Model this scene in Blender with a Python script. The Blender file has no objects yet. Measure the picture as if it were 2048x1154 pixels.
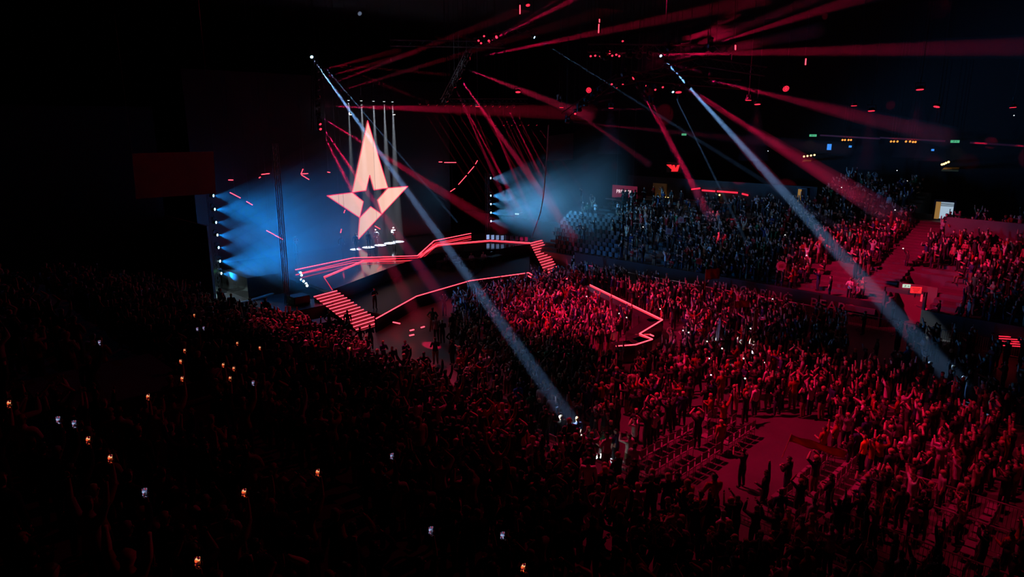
import bpy, bmesh, math, random
import numpy as np
from mathutils import Vector, Matrix, Euler
random.seed(7)
SC = bpy.context.scene
COL = SC.collection

# ------------------------------------------------------------------ camera, world, light settings
F, PITCH, CAMZ, S2 = 1365.0, math.radians(13.5), 14.5, math.sqrt(.5)
cam = bpy.data.cameras.new('camera'); camo = bpy.data.objects.new('camera', cam); COL.objects.link(camo)
cam.sensor_width = 36; cam.lens = 36 * F / 2048; cam.clip_end = 600
camo.location = (0, 0, CAMZ); camo.rotation_euler = (math.radians(90) - PITCH, 0, math.radians(-45))
SC.camera = camo
SC.view_settings.view_transform = 'Standard'; SC.view_settings.look = 'None'
SC.view_settings.exposure = 0; SC.view_settings.gamma = 1
w = bpy.data.worlds.new('world'); SC.world = w; w.use_nodes = True
w.node_tree.nodes['Background'].inputs[0].default_value = (1, .1, .16, 1)
w.node_tree.nodes['Background'].inputs[1].default_value = 0.0
cy = SC.cycles
cy.max_bounces = 4; cy.diffuse_bounces = 1; cy.glossy_bounces = 2; cy.volume_bounces = 0
cy.transparent_max_bounces = 64; cy.use_light_tree = True; cy.volume_max_steps = 64
cy.sample_clamp_indirect = 2.0; cy.use_adaptive_sampling = True; cy.adaptive_threshold = 0.01; cy.adaptive_min_samples = 40
RED = (1, .006, .085); BLUE = (.25, .52, 1); WHITE = (.8, .95, 1); DEEP = (.02, .28, 1)
BEAM_K = 3.2      # strength of every moving-head beam
WASH_K = 1.0      # strength of the added wash lamps over the audience

def ray(x, y):
    u = (x - 1024) / F; v = (y - 577) / F
    X, Y, Z = u, math.cos(PITCH) - v * math.sin(PITCH), -math.sin(PITCH) - v * math.cos(PITCH)
    return Vector(((X + Y) * S2, (-X + Y) * S2, Z))
def at(x, y, **k):
    """A point of the place seen at a photo pixel, on a plane z=, x=X, y=Y or at distance d."""
    r = ray(x, y)
    if 'z' in k: t = (k['z'] - CAMZ) / r.z
    elif 'Y' in k: t = k['Y'] / r.y
    elif 'X' in k: t = k['X'] / r.x
    elif 'near' in k: # near stand plane + height
        h = k['near']; t = (NS0 + NSL * 22.5 + h - CAMZ) / (r.z + NSL * r.x)
    elif 'far' in k:
        h = k['far']; t = (FS0 - FSL * 53.5 + h - CAMZ) / (r.z - FSL * r.x)
    else: t = k['d'] / r.length
    return Vector((0, 0, CAMZ)) + r * t
def pix(p):
    d = Vector(p) - Vector((0, 0, CAMZ))
    X = (d.x - d.y) * S2; Y = (d.x + d.y) * S2; Z = d.z
    dep = Y * math.cos(PITCH) - Z * math.sin(PITCH); up = Y * math.sin(PITCH) + Z * math.cos(PITCH)
    if dep < .5: return (-9999, -9999, dep)
    return (1024 + F * X / dep, 577 - F * up / dep, dep)
NS0, NSL = .8, .32      # near stand: height of front row, slope
FS0, FSL = 1.3, .32     # far stand
def znear(x): return NS0 + NSL * (22.5 - x)
XN = 19.4; NZ0 = NS0 + NSL * (22.5 - XN)   # first row of the near stand
def rownear(x): return NZ0 + NSL * .85 * max(0, int((XN - x) / .85))
def zfar(x): return FS0 + FSL * (x - 53.5)

NTH2 = ['first', 'second', 'third', 'fourth', 'fifth', 'sixth', 'seventh', 'eighth', 'ninth', 'tenth', 'eleventh', 'twelfth', 'thirteenth', 'fourteenth', 'fifteenth', 'sixteenth']
# ------------------------------------------------------------------ materials
def mat(name, col, rough=.7, metal=0, noise=0, scale=3, spec=.5):
    m = bpy.data.materials.new(name); m.use_nodes = True; nt = m.node_tree; b = nt.nodes['Principled BSDF']
    b.inputs['Base Color'].default_value = (*col, 1); b.inputs['Roughness'].default_value = rough
    b.inputs['Metallic'].default_value = metal; b.inputs['Specular IOR Level'].default_value = spec
    if noise:
        n = nt.nodes.new('ShaderNodeTexNoise'); n.inputs['Scale'].default_value = scale
        tc = nt.nodes.new('ShaderNodeTexCoord'); nt.links.new(tc.outputs['Object'], n.inputs['Vector'])
        mx = nt.nodes.new('ShaderNodeMix'); mx.data_type = 'RGBA'
        mx.inputs[6].default_value = (*[c * (1 - noise) for c in col], 1); mx.inputs[7].default_value = (*[min(1, c * (1 + noise)) for c in col], 1)
        nt.links.new(n.outputs['Fac'], mx.inputs[0]); nt.links.new(mx.outputs[2], b.inputs['Base Color'])
    return m
def emat(name, col, strength=1, sample=True):
    m = bpy.data.materials.new(name); m.use_nodes = True; nt = m.node_tree; nt.nodes.clear()
    o = nt.nodes.new('ShaderNodeOutputMaterial'); e = nt.nodes.new('ShaderNodeEmission')
    e.inputs[0].default_value = (*col, 1); e.inputs[1].default_value = strength; nt.links.new(e.outputs[0], o.inputs[0])
    if not sample: m.cycles.emission_sampling = 'NONE'
    return m
def vmat(name, dens, col=(1, 1, 1)):
    m = bpy.data.materials.new(name); m.use_nodes = True; nt = m.node_tree; nt.nodes.clear()
    o = nt.nodes.new('ShaderNodeOutputMaterial'); v = nt.nodes.new('ShaderNodeVolumeScatter')
    v.inputs['Color'].default_value = (*col, 1); v.inputs['Density'].default_value = dens; nt.links.new(v.outputs[0], o.inputs['Volume'])
    return m
def screen_mat(name, cols, st):
    m = bpy.data.materials.new(name); m.use_nodes = True; nt = m.node_tree; nt.nodes.clear()
    o = nt.nodes.new('ShaderNodeOutputMaterial'); e = nt.nodes.new('ShaderNodeEmission'); v = nt.nodes.new('ShaderNodeTexVoronoi'); v.inputs['Scale'].default_value = 34
    tc = nt.nodes.new('ShaderNodeTexCoord'); cr = nt.nodes.new('ShaderNodeValToRGB'); cr.color_ramp.interpolation = 'CONSTANT'
    while len(cr.color_ramp.elements) < len(cols): cr.color_ramp.elements.new(.5)
    for i, c in enumerate(cols): cr.color_ramp.elements[i].position = i / len(cols); cr.color_ramp.elements[i].color = (*c, 1)
    sx = nt.nodes.new('ShaderNodeSeparateColor'); nt.links.new(tc.outputs['Object'], v.inputs['Vector']); nt.links.new(v.outputs['Color'], sx.inputs[0]); nt.links.new(sx.outputs[0], cr.inputs[0]); nt.links.new(cr.outputs[0], e.inputs[0])
    e.inputs[1].default_value = st; nt.links.new(e.outputs[0], o.inputs[0]); m.cycles.emission_sampling = 'NONE'; return m
M = dict(
    floor=mat('arena_floor', (.10, .09, .095), .45, noise=.3, scale=.6),
    conc=mat('stand_concrete', (.13, .125, .13), .8, noise=.3, scale=1.2),
    dark=mat('dark_wall', (.03, .03, .034), .8, noise=.3, scale=.5),
    black=mat('black_drape', (.012, .012, .014), .9, noise=.3, scale=4),
    deck=mat('glossy_stage_deck', (.05, .05, .055), .09, noise=.2, scale=.8, spec=.9), pit=mat('pit_floor_matt', (.015, .012, .015), .5),
    fascia=mat('stage_fascia', (.02, .02, .024), .5),
    metal=mat('rigging_metal', (.10, .10, .11), .4, .8),
    steel=mat('galvanised_steel', (.35, .35, .36), .4, .7),
    plastic=mat('black_plastic', (.02, .02, .022), .4),
    seat=mat('seat_plastic', (.07, .07, .08), .45),
    chair=mat('chair_fabric', (.22, .21, .21), .7),
    white=mat('white_paint', (.7, .72, .72), .6, noise=.1),
    cloth_w=mat('white_cloth', (.75, .75, .75), .8, noise=.1),
    cloth_r=mat('red_cloth', (.6, .03, .04), .8),
    yellow=mat('yellow_cloth', (.8, .45, .02), .8),
    wood=mat('yellow_wall_panel', (.45, .3, .1), .6, noise=.2),
    rail=mat('barrier_steel', (.5, .5, .5), .35, .6),
    led_cool=emat('led_cool_white', (.4, .55, .8), .5, False),
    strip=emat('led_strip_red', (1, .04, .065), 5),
    strip_dim=emat('led_strip_dim_red', (1, .02, .05), 1.6),
    star=emat('star_screen', (1.0, .565, .44), 1.0),
    lens_r=emat('lens_red', (1, .02, .05), 3, False), lens_w=emat('lens_white', (.75, .95, 1), 5, False),
    lens_b=emat('lens_blue', (.3, .7, 1), 12, False),
    phone=screen_mat('phone_screen', [(.02,.0,.0), (1,.12,.03), (.05,.0,.01), (1,.6,.25)], .9), phone_b=screen_mat('phone_screen_blue', [(.02,.02,.05), (.5,.6,1), (.3,.05,.1), (.1,.15,.3)], .6),
    torch=emat('phone_torch', (.9, 1, .95), 4, False), amber=emat('amber_bulb', (1, .62, .2), 3.5, False),
    green=emat('exit_green', (.10, .6, .3), .7, False), exitw=emat('exit_white', (.8, 1, .8), .7, False),
    doorlit=emat('lit_room_light', (.6, .8, 1), .6, False),
    sign_r=emat('red_sign', (1, .02, .03), 1.2, False), sign_w=emat('sign_letters', (.9, .7, .75), 1.3, False),
    bluescr=emat('blue_screen', (.05, .3, 1), 1.0, False),
    glass=mat('glass', (.02, .02, .02), .1),
    haze=vmat('beam_haze', .03), haze_w=vmat('lamp_haze', .0057), haze_t=vmat('thin_haze', .0011),
)

# ------------------------------------------------------------------ helpers
def tag(o, label=None, cat=None, group=None, kind=None):
    if label: o['label'] = label
    if cat: o['category'] = cat
    if group: o['group'] = group
    if kind: o['kind'] = kind
    return o
def obj(name, bm, m, parent=None, loc=None):
    me = bpy.data.meshes.new(name); bm.to_mesh(me); bm.free()
    o = bpy.data.objects.new(name, me); COL.objects.link(o)
    for x in (m if isinstance(m, (list, tuple)) else [m]): me.materials.append(x)
    if parent: o.parent = parent
    if loc is not None: o.location = loc
    return o
def empty(name, loc=(0, 0, 0), rz=0):
    o = bpy.data.objects.new(name, None); COL.objects.link(o); o.location = loc; o.rotation_euler = (0, 0, rz); o.empty_display_size = .2
    return o
def box(bm, c, s, rz=0, mi=0):
    c = Vector(c); R = Matrix.Rotation(rz, 3, 'Z')
    v = [bm.verts.new(c + R @ Vector((s[0] * a / 2, s[1] * b / 2, s[2] * d / 2))) for a in (-1, 1) for b in (-1, 1) for d in (-1, 1)]
    for f in ((0, 1, 3, 2), (4, 6, 7, 5), (0, 4, 5, 1), (2, 3, 7, 6), (0, 2, 6, 4), (1, 5, 7, 3)):
        bm.faces.new([v[i] for i in f]).material_index = mi
    return v
def tube(bm, a, b, r, r2=None, n=8, caps=True):
    a = Vector(a); b = Vector(b); r2 = r if r2 is None else r2; d = (b - a)
    q = d.to_track_quat('Z', 'Y'); A = []; B = []
    for i in range(n):
        t = 2 * math.pi * i / n; e = q @ Vector((math.cos(t), math.sin(t), 0))
        A.append(bm.verts.new(a + e * r)); B.append(bm.verts.new(b + e * r2))
    for i in range(n):
        j = (i + 1) % n; bm.faces.new((A[i], A[j], B[j], B[i]))
    if caps: bm.faces.new(A[::-1]); bm.faces.new(B)
def poly(bm, pts, z0, z1):
    """vertical prism over a flat outline"""
    lo = [bm.verts.new((p[0], p[1], z0)) for p in pts]; hi = [bm.verts.new((p[0], p[1], z1)) for p in pts]
    n = len(pts)
    for i in range(n):
        j = (i + 1) % n; bm.faces.new((lo[i], lo[j], hi[j], hi[i]))
    bm.faces.new(hi); bm.faces.new(lo[::-1]); bmesh.ops.recalc_face_normals(bm, faces=bm.faces)
def B(): return bmesh.new()
def bx(name, c, s, m, parent=None, rz=0):
    b = B(); box(b, c, s, rz); return obj(name, b, m, parent)
def copy_tree(o, parent=None):
    c = o.copy(); COL.objects.link(c); c.parent = parent
    for ch in list(o.children): copy_tree(ch, c)
    return c
def struct(name, bm, m):
    o = obj(name, bm, m); o['kind'] = 'structure'; return o
def text_mesh(txt, size, m, loc, rot, depth=.02, name='lettering', parent=None, sx=1):
    cu = bpy.data.curves.new(name, 'FONT'); cu.body = txt; cu.size = size; cu.extrude = depth; cu.align_x = 'CENTER'; cu.align_y = 'CENTER'
    t = bpy.data.objects.new(name, cu); me = bpy.data.meshes.new_from_object(t); bpy.data.objects.remove(t)
    o = bpy.data.objects.new(name, me); COL.objects.link(o); me.materials.clear(); me.materials.append(m)
    o.location = loc; o.rotation_euler = rot; o.scale = (sx, 1, 1)
    if parent: o.parent = parent
    return o

# ------------------------------------------------------------------ the hall
b = B(); box(b, (30, 20, -.15), (100, 140, .3)); struct('floor', b, M['floor'])
b = B(); box(b, (30, 20, 26.2), (130, 150, .3)); struct('ceiling', b, M['black'])
b = B(); box(b, (30, 92, 12), (120, .3, 28)); struct('wall_back', b, M['black'])
b = B(); box(b, (78.2, 20, 13), (.4, 140, 26.5)); struct('wall_far', b, M['black'])
b = B(); box(b, (-14, 20, 13), (.4, 140, 26.5)); struct('wall_near', b, M['dark'])
# stands: stepped rows
def tiers(name, x0, x1, y0, y1, z0, slope, tread=.85, skip=()):
    b = B(); n = int(abs(x1 - x0) / tread); sg = 1 if x1 > x0 else -1
    for i in range(n):
        xa = x0 + sg * tread * i; z = z0 + slope * tread * i
        if z < .05: z = .05
        for (ya, yb) in ([(y0, y1)] if not skip else (skip if i < 7 else ([(y0, y1)] if i < 19 else [(y0, 5), (18.2, 27)]))):
            box(b, (xa + sg * tread / 2, (ya + yb) / 2, z / 2 - .01), (tread, yb - ya, z))
    return struct(name, b, M['conc'])
VOM = at(1795, 655, z=.0).y, at(1845, 655, z=.0).y        # far stand tunnel mouth along y
vy0, vy1 = min(VOM) - .3, max(VOM) + 1.0
tiers('seating_tier', XN, -8, -40, 47.5, NZ0, NSL)
tiers('seating_tier', 53.5, 76, -40, 50, FS0, FSL, skip=[(-40, vy0), (vy1, 50)])
b = B(); box(b, (70.6, 38.6, 4.2), (.3, 23, 8.4)); box(b, (70.6, 11.6, 3.3), (.3, 13.2, 6.6)); struct('wall_concourse', b, M['dark'])
# far stand: vom walls, back wall band, gallery
b = B(); box(b, (53.2, (vy1 + 44) / 2, .9), (.16, 44 - vy1, 1.8)); box(b, (53.2, (vy0 - 40) / 2, .9), (.16, vy0 + 40, 1.8)); struct('wall_front_far', b, M['dark'])
b = B(); box(b, (XN + .1, 3.5, NZ0 / 2), (.15, 87, NZ0)); struct('wall_front_near', b, M['dark'])

# ------------------------------------------------------------------ fixtures and beams
def build_moving_head(col):
    r = empty('moving_head_light')
    b = B(); box(b, (0, 0, .42), (.34, .3, .14)); tube(b, (0, 0, .5), (0, 0, .62), .03); obj('base', b, M['plastic'], r)
    b = B(); box(b, (-.2, 0, .2), (.05, .14, .42)); box(b, (.2, 0, .2), (.05, .14, .42)); box(b, (0, 0, .36), (.42, .14, .05)); obj('yoke', b, M['plastic'], r)
    b = B(); tube(b, (0, 0, .2), (0, 0, -.12), .13, .17, 12); tube(b, (0, 0, -.12), (0, 0, -.18), .17, .15, 12); h = obj('head', b, M['plastic'], r)
    b = B(); tube(b, (0, 0, -.17), (0, 0, -.19), .12, .12, 12); obj('lens', b, col, h)
    b = B(); tube(b, (0, 0, 0), (0, 0, 1), .014, n=4); obj('hanging_cable', b, M['metal'], r, (0, 0, .6))
    return r
PROTO = {k: build_moving_head(M[m]) for k, m in (('r', 'lens_r'), ('w', 'lens_w'), ('b', 'lens_b'))}
USED = set()
def fixture(kind, loc, aim, label, group, hang=True):
    p = PROTO[kind]
    r = p if kind not in USED else copy_tree(p); USED.add(kind)
    r.location = loc
    q = (Vector(aim) - Vector(loc)).to_track_quat('-Z', 'Y').to_euler()
    for ch in r.children:
        if ch.name.startswith('head'): ch.rotation_euler = q
        if ch.name.startswith('hanging'): ch.scale.z = max(.1, (26.12 - r.location.z) / .9 - .6) if hang else .15
    r.scale = (.9, .9, .9)
    tag(r, label, 'stage light', group); return r
def spot(a, bb, ang, power, col, blend=.25, r=.06, name='spot'):
    l = bpy.data.lights.new(name, 'SPOT'); o = bpy.data.objects.new(name, l); COL.objects.link(o)
    l.spot_size = math.radians(ang); l.energy = power; l.color = col; l.spot_blend = blend; l.shadow_soft_size = r
    o.location = a; o.rotation_euler = (Vector(bb) - Vector(a)).to_track_quat('-Z', 'Y').to_euler(); return o
def hazecone(a, bb, ang, r0, m, n=20):
    a = Vector(a); bb = Vector(bb); L = (bb - a).length
    b = B(); rb = math.tan(math.radians(ang / 2)) * L * 1.08 + r0; ra = r0 * 1.2
    d = (bb - a).normalized()
    tube(b, a + d * .02, bb, ra, rb, n)
    o = obj('haze', b, m); tag(o, 'thin stage haze lit by the light beams', 'haze', 'haze in the light beams', 'stuff'); return o
def beam(a, bb, ang, power, col=RED, kind='r', label=None, group='moving heads of the lighting rig', r=.045, mk='haze', src=True, soft=.45):
    a = Vector(a); bb = Vector(bb); d = (bb - a).normalized()
    if src: fixture(kind, a, bb, label or 'red moving head light hanging in the lighting rig', group)
    s = a + d * .3
    spot(s, bb, ang, power * BEAM_K, col, soft, r)
    hazecone(s, bb, ang, r * 1.3, M[mk])
K = 32000
# white-blue long beams
s1 = at(622, 112, Y=50); e1 = at(1153, 858, z=1.0)
beam(s1, e1, 1.3, K * 10, BLUE, 'b', 'bright blue-white spotlight high at the upper left, aimed at the spotlit man', r=.06)
beam(s1 + Vector((.5, 0, -.1)), at(915, 445, z=6), .25, K * 2.2, BLUE, 'b', 'small blue spotlight beside the bright one high at the upper left', r=.04, src=False)
s2 = at(1320, 110, z=20.5); e2 = at(1930, 785, z=.6)
beam(s2, e2, 2.0, K * 6.5, BLUE, 'b', 'bright blue-white spotlight in the centre rig above the red ones', r=.06)
s3 = at(1066, 73, z=22.5); e3 = at(1700, 470, far=1.0)
beam(s3, e3, .8, K * 1.2, BLUE, 'b', 'blue spotlight high between the two centre light clusters')
s4 = at(1345, 182, z=18); e4 = at(1532, 565, z=1.0)
beam(s4, e4, .9, K * 1.3, BLUE, 'b', 'thin blue spotlight under the centre rig aimed at the far stand')
# five white down lights behind the singers
for i, (x0, x1) in enumerate(((702, 713), (727, 737), (746, 760), (767, 780), (787, 796))):
    e = at(x1, (497, 493, 489, 485, 482)[i], z=1.95); s = Vector((e.x, e.y, 17.0))
    beam(s, e, 5.0, K * 9, (.75, .85, 1), 'w', '%s of five white down lights in a row above the star screen' % ('leftmost', 'second', 'middle', 'fourth', 'rightmost')[i], 'five white down lights', r=.06, mk='haze_t', soft=.05)
# left vertical column of red heads
L = 'red stage light on the left vertical truss, number %s from the top'
NUM = ['one', 'two', 'three', 'four', 'five', 'six', 'seven', 'eight', 'nine', 'ten']
col = [(635, 142, (800, 100), .35, 2.0), (636, 158, (835, 103), .5, 1.9), (636, 178, (1160, -25), .8, 2.4), (636, 195, (1350, -20), .7, 2.2), (636, 212, (1185, 226), 2.3, 3.6),
       (637, 231, (1010, 462), 2.6, 3.8), (639, 246, (905, 628), 3.0, 3.0), (640, 256, (845, 656), 2.6, 2.8)]
for i, (x, y, e, k, a) in enumerate(col):
    s = at(x, y, Y=54.5)
    beam(s, at(*e, d=s.length + (18 if i < 5 else 9)) if i < 6 else at(*e, z=.9), a, K * k * .55, RED, 'r', L % NUM[i], 'red lights of the left vertical truss')
for (x, y, e, k) in ((650, 128, (900, 150), .25), (650, 120, (820, 190), .2), (700, 150, (860, 205), .2)):
    s = at(x, y, Y=56); beam(s, at(*e, d=72), 1.6, K * k, RED, src=False)
# raked ladder in the middle
mid = [(936, 118, (1540, -5), 1.5, 3.0), (927, 136, (1185, 235), 1.0, 4.2), (918, 154, (1150, 480), 2.2, 3.6), (909, 171, (1028, 440), 1.5, 2.4), (900, 186, (985, 290), .25, 1.4), (893, 200, (930, 250), .25, 1.4)]
for i, (x, y, e, k, a) in enumerate(mid):
    s = at(x, y, d=58 + i * 1.5)
    beam(s, at(*e, d=66), a, K * k * .6, RED, 'r', 'red stage light on the raked ladder truss, number %s from the top' % NUM[i], 'red lights of the raked ladder truss')
# cluster at the top
for i, (x, y, e, k, a) in enumerate(((975, 84, (1165, -10), 1.5, 2.6), (990, 76, (1210, -60), .35, 2.0))):
    s = at(x, y, d=52); beam(s, at(*e, d=46), a, K * k * .6, RED, 'r', 'red moving head light in the small cluster at the top, %s one' % ('lower', 'upper')[i], 'red lights of the top cluster')
# two rows over the right back of the stage
for i in range(8):
    x = 927 + i * 14.3; s = at(x, 208 + i * .6, Y=60 - i * .2)
    e = at(x + 120 + random.uniform(-15, 25), 470 if i % 2 else 430, d=s.length + 1)
    beam(s, e, 1.6 if i % 3 else 2.4, K * (.6 if i % 3 else 1.3), RED, 'r', 'red stage light in the upper row behind the stage, number %s from the left' % NUM[i], 'upper row of red lights behind the stage')
for i in range(6):
    x = 990 + i * 16.4; s = at(x, 248.5, Y=66)
    e = at(x + 75 + 12 * i, 440, d=s.length + 1)
    beam(s, e, 1.3, K * .5, RED, 'r', 'red stage light in the lower row behind the stage, number %s from the left' % NUM[i], 'lower row of red lights behind the stage')
for i in range(5):
    x = 838 + i * 17; s = at(x, 206 + i, Y=63); beam(s, at(x + 125, 405, d=s.length + 1), 1.2, K * .3, RED, 'r', 'faint red moving head light above the screen, number %s from the left' % NUM[i], 'faint red lights above the screen')
# centre rig beams
cen = [(1258, 111, (2100, 92), 40, 60, 1.35, 2.8), (1277, 113, (1420, 148), 46, 50, 1.0, 1.6), (1298, 113, (1345, 145), 46, 48, .9, 1.4), (1262, 160, (1545, -25), 44, 42, 1.3, 3.0),
       (1248, 148, (1700, -30), 46, 60, .5, 2.6), (1276, 172, (1425, 440), 46, 64, 1.5, 2.5), (1292, 180, (1410, 420), 46, 62, .8, 2.2), (1302, 205, (1345, 305), 46, 55, .4, 1.0),
       (1375, 172, (1720, 400), 44, 62, 1.2, 2.4), (1410, 158, (1900, 275), 44, 66, .8, 3.4), (1330, 122, (1640, 60), 44, 60, .55, 3.2), (1206, 112, (1480, 15), 46, 50, .3, 1.6),
       (1212, 116, (1560, 30), 46, 56, .3, 1.8), (1350, 165, (1800, 440), 44, 70, .5, 3.4), (1158, 220, (1290, 218), 52, 56, .4, 1.4), (1172, 209, (1225, 198), 52, 54, .5, 1.0),
       (1185, 198, (1230, 182), 52, 54, .5, 1.0), (1198, 187, (1260, 165), 52, 54, .5, 1.0), (1135, 243, (1700, 300), 56, 70, .3, 2.4), (1118, 200, (1300, 330), 60, 66, .35, 3.4),
       (1420, 90, (1900, -60), 46, 66, .5, 3.8), (1340, 98, (1480, 30), 44, 48, .6, 1.8)]
for i, (x, y, e, d0, d1, k, a) in enumerate(cen):
    s = at(x, y, d=d0)
    sx = 'aimed up at the roof' if e[1] < 50 else ('aimed level across the hall' if e[1] < 240 else 'aimed down at the crowd')
    beam(s, at(*e, d=d1), a, K * k * .6, RED, 'r', '%s red rig light from the left among those %s' % (NTH2[sum(1 for c_ in cen if c_[0] < x and ((c_[2][1] < 50) == (e[1] < 50)) and ((c_[2][1] < 240) == (e[1] < 240)))], sx), 'red centre rig lights ' + sx)
# extra small lit heads without a visible beam
for i, (x, y) in enumerate(((957, 80), (962, 85), (968, 71), (1181, 111), (1190, 110), (1200, 111), (1219, 105), (1224, 110), (1232, 108), (1218, 102), (1238, 111), (1290, 170), (1245, 168), (1233, 173), (1223, 167), (1150, 226), (1325, 173), (1310, 178), (1245, 81))):
    s = at(x, y, d=50); fixture('r', s, s + Vector((-.5, -.6, -.5)), 'small red lamp glowing in the %s lighting rig' % ('top' if x < 1000 else ('upper centre' if y < 150 else 'lower centre')), 'small glowing lamps of the rig').scale = (.55, .55, .55)
# side lamp towers beside the stage, blue
def tower(name, x, y, zs, label, lampdir, ang, power, col, group, mk='haze_w', length=13):
    r = empty(name, (x, y, 0)); zt = max(zs) + .6
    b = B()
    for sx in (-.15, .15):
        for sy in (-.15, .15): tube(b, (sx, sy, .0), (sx, sy, zt), .025)
    obj('upright', b, M['metal'], r)
    b = B(); k = 0; z = .2
    while z < zt - .4:
        tube(b, (-.15, -.15, z), (.15, -.15, z + .4), .012, n=5); tube(b, (.15, .15, z), (-.15, .15, z + .4), .012, n=5); z += .4
    obj('lattice', b, M['metal'], r)
    b = B(); box(b, (0, 0, .03), (1.0, 1.0, .06)); obj('base_plate', b, M['metal'], r)
    tag(r, label, 'lamp tower')
    for i, z in enumerate(zs):
        p = Vector((x + .1, y - .3, z)); d = Vector(lampdir).normalized()
        fixture('b', p, p + d, 'blue-white moving head light on the %s, number %s from the top' % (group, NUM[i]), 'lamps of the ' + group, False)
        k = (.5, 1.25, .35, 1.0, .45, 1.5, .9)[i % 7]
        spot(p + d * .27, p + d * length, ang, power * k, col, .5, .04); [hazecone(p + d * .25, p + d * length * f_ * (1 + .12 * math.sin(i * 2.3)), ang, .09, M[mk], 24) for f_ in (.6, 1)]
lt = at(418, 390, Y=60); lb = at(440, 545, Y=60)
tower('lamp_tower', lt.x, 60, [at(418 + 3.6 * i, yy, Y=60).z for i, yy in enumerate((391, 418, 444, 469, 494, 521, 545))], 'tall lamp tower left of the stage with seven blue lamps', (.75, -.9, -.05), 54, 6400, (.004, .24, .8), 'left lamp tower', length=13)
rt = at(975, 441, Y=60)
tower('lamp_tower', rt.x, 60, [at(973, yy, Y=60).z for yy in (356, 391, 408, 425, 442)], 'tall lamp tower right of the stage with five white-blue lamps', (.3, -.95, .0), 50, 6000, (.1, .48, .95), 'right lamp tower', length=15)

# wash lamps over the audience
def build_wash():
    r = empty('wash_light'); b = B(); tube(b, (0, 0, .12), (0, 0, -.1), .2, .3, 16); obj('housing', b, M['plastic'], r)
    b = B(); tube(b, (0, 0, 0), (0, 0, 1), .014, n=4); hc = obj('hanging_cable', b, M['metal'], r)
    b = B(); box(b, (-.33, 0, .15), (.03, .06, .4)); box(b, (.33, 0, .15), (.03, .06, .4)); box(b, (0, 0, .35), (.69, .06, .03)); tube(b, (0, 0, .35), (0, 0, .7), .03); obj('yoke', b, M['plastic'], r)
    b = B()
    for rr, n in ((0, 1), (.1, 6), (.2, 12)):
        for i in range(n):
            t = 2 * math.pi * i / n; c = Vector((rr * math.cos(t), rr * math.sin(t), -.11)); tube(b, c, c - Vector((0, 0, .02)), .035, .035, 6)
    obj('led', b, M['lens_r'], r)['kind'] = 'stuff'
    return r
W0 = build_wash(); first = True
washes = [(1571, 176, 46, (-.55, -.55, -.45)), (1840, 176, 46, (-.1, -.1, -1)), (1515, 206, 50, (-.1, -.1, -1)), (1708, 209, 56, (0, -.05, -1)), (1874, 211, 56, (-.3, .1, -1)), (2026, 212, 56, (0, -.1, -1)), (1743, 219, 50, (-.1, -.1, -1)),
          (1036, 182, 56, (-.2, -.2, -1)), (1178, 180, 50, (-.9, -.5, -.2)), (1222, 214, 58, (0, 0, -1)), (1357, 182, 48, (-.2, -.2, -1)), (1123, 213, 66, (0, 0, -1)), (955, 211, 62, (0, 0, -1)), (1497, 198, 52, (0, 0, -1))]
for i, (x, y, d, ax) in enumerate(washes):
    r = W0 if first else copy_tree(W0); first = False
    p = at(x, y, d=d); r.location = p; r.rotation_euler = Vector(ax).to_track_quat('-Z', 'Y').to_euler(); r.scale = (.8, .8, .8)
    for ch in r.children:
        if ch.name.startswith('hanging'): ch.rotation_euler = Vector(ax).to_track_quat('-Z', 'Y').inverted().to_euler(); ch.scale.z = (26.12 - p.z) / .8
    tag(r, ('round red wash light facing the camera', 'large round red wash light tilted down over the far stand', 'small red wash light with a soft beam near the centre rig')[i] if i < 3 else 'red wash light hanging over the hall, %s' % {3: 'low above the tunnel mouth', 4: 'small and tilted, right of the biggest one', 5: 'at the far right edge', 6: 'on a pole left of the biggest one', 7: 'above the upper row of red lights', 8: 'facing sideways left of the centre rig', 9: 'shining straight down left of the centre rig', 10: 'under the thin blue spotlight', 11: 'right of the upper row of red lights', 12: 'in the upper row of red lights', 13: 'on the bar under the right truss end'}.get(i, ''), 'stage light', 'red wash lights over the audience' if i > 2 else None)
for (x, y, d, k) in ((1840, 185, 46, .5), (1515, 212, 50, .5), (1743, 224, 50, .6), (1874, 214, 56, .25), (1222, 218, 58, .3)):
    p = at(x, y, d=d); e = p - Vector((0, 0, 3.6)); spot(p, e, 26, 350 * k, RED, 1, .12); hazecone(p, e, 26, .14, M['haze'])
# lamps added to light the people (x, y on floor, source height and offset, cone, power)
NW = [0]
def wash(src, tgt, ang, pw, col=RED, r=.07):
    spot(src, tgt, ang, pw * WASH_K, col, .8, r, 'wash')
    if pw < 100 or ang < 8: return
    NW[0] += 1; q = (Vector(tgt) - Vector(src)).to_track_quat('-Z', 'Y'); r_ = copy_tree(W0); p = Vector(src) - (q @ Vector((0, 0, -1))) * .24
    r_.location = p; r_.rotation_euler = q.to_euler(); r_.scale = (.8, .8, .8)
    for ch in r_.children:
        if ch.name.startswith('hanging'): ch.rotation_euler = q.inverted().to_euler(); ch.scale.z = (26.12 - p.z) / .8
        if ch.name.startswith('led') and col is not RED: ch.material_slots[0].link = 'OBJECT'; ch.material_slots[0].material = M['led_cool']
    tag(r_, '%s wash light high in the dark over the hall' % ('red' if col is RED else 'blue-white'), 'stage light', '%s wash lights high over the hall' % ('red' if col is RED else 'blue-white'))
wash((22, 36, 24.5), (40, 28, 0), 36, 62000)
wash((46, 44, 24.5), (40, 34, 0), 36, 36000)
wash((40, 28, 24.5), (60, 16, 3), 32, 52000)
wash((24, 24, 24.5), (31, 13, 0), 40, 34000)
wash((30, 6, 24.5), (31, 2, 0), 44, 7000)
wash((46, 6, 24.5), (60, -6, 4), 34, 8000)
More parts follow.
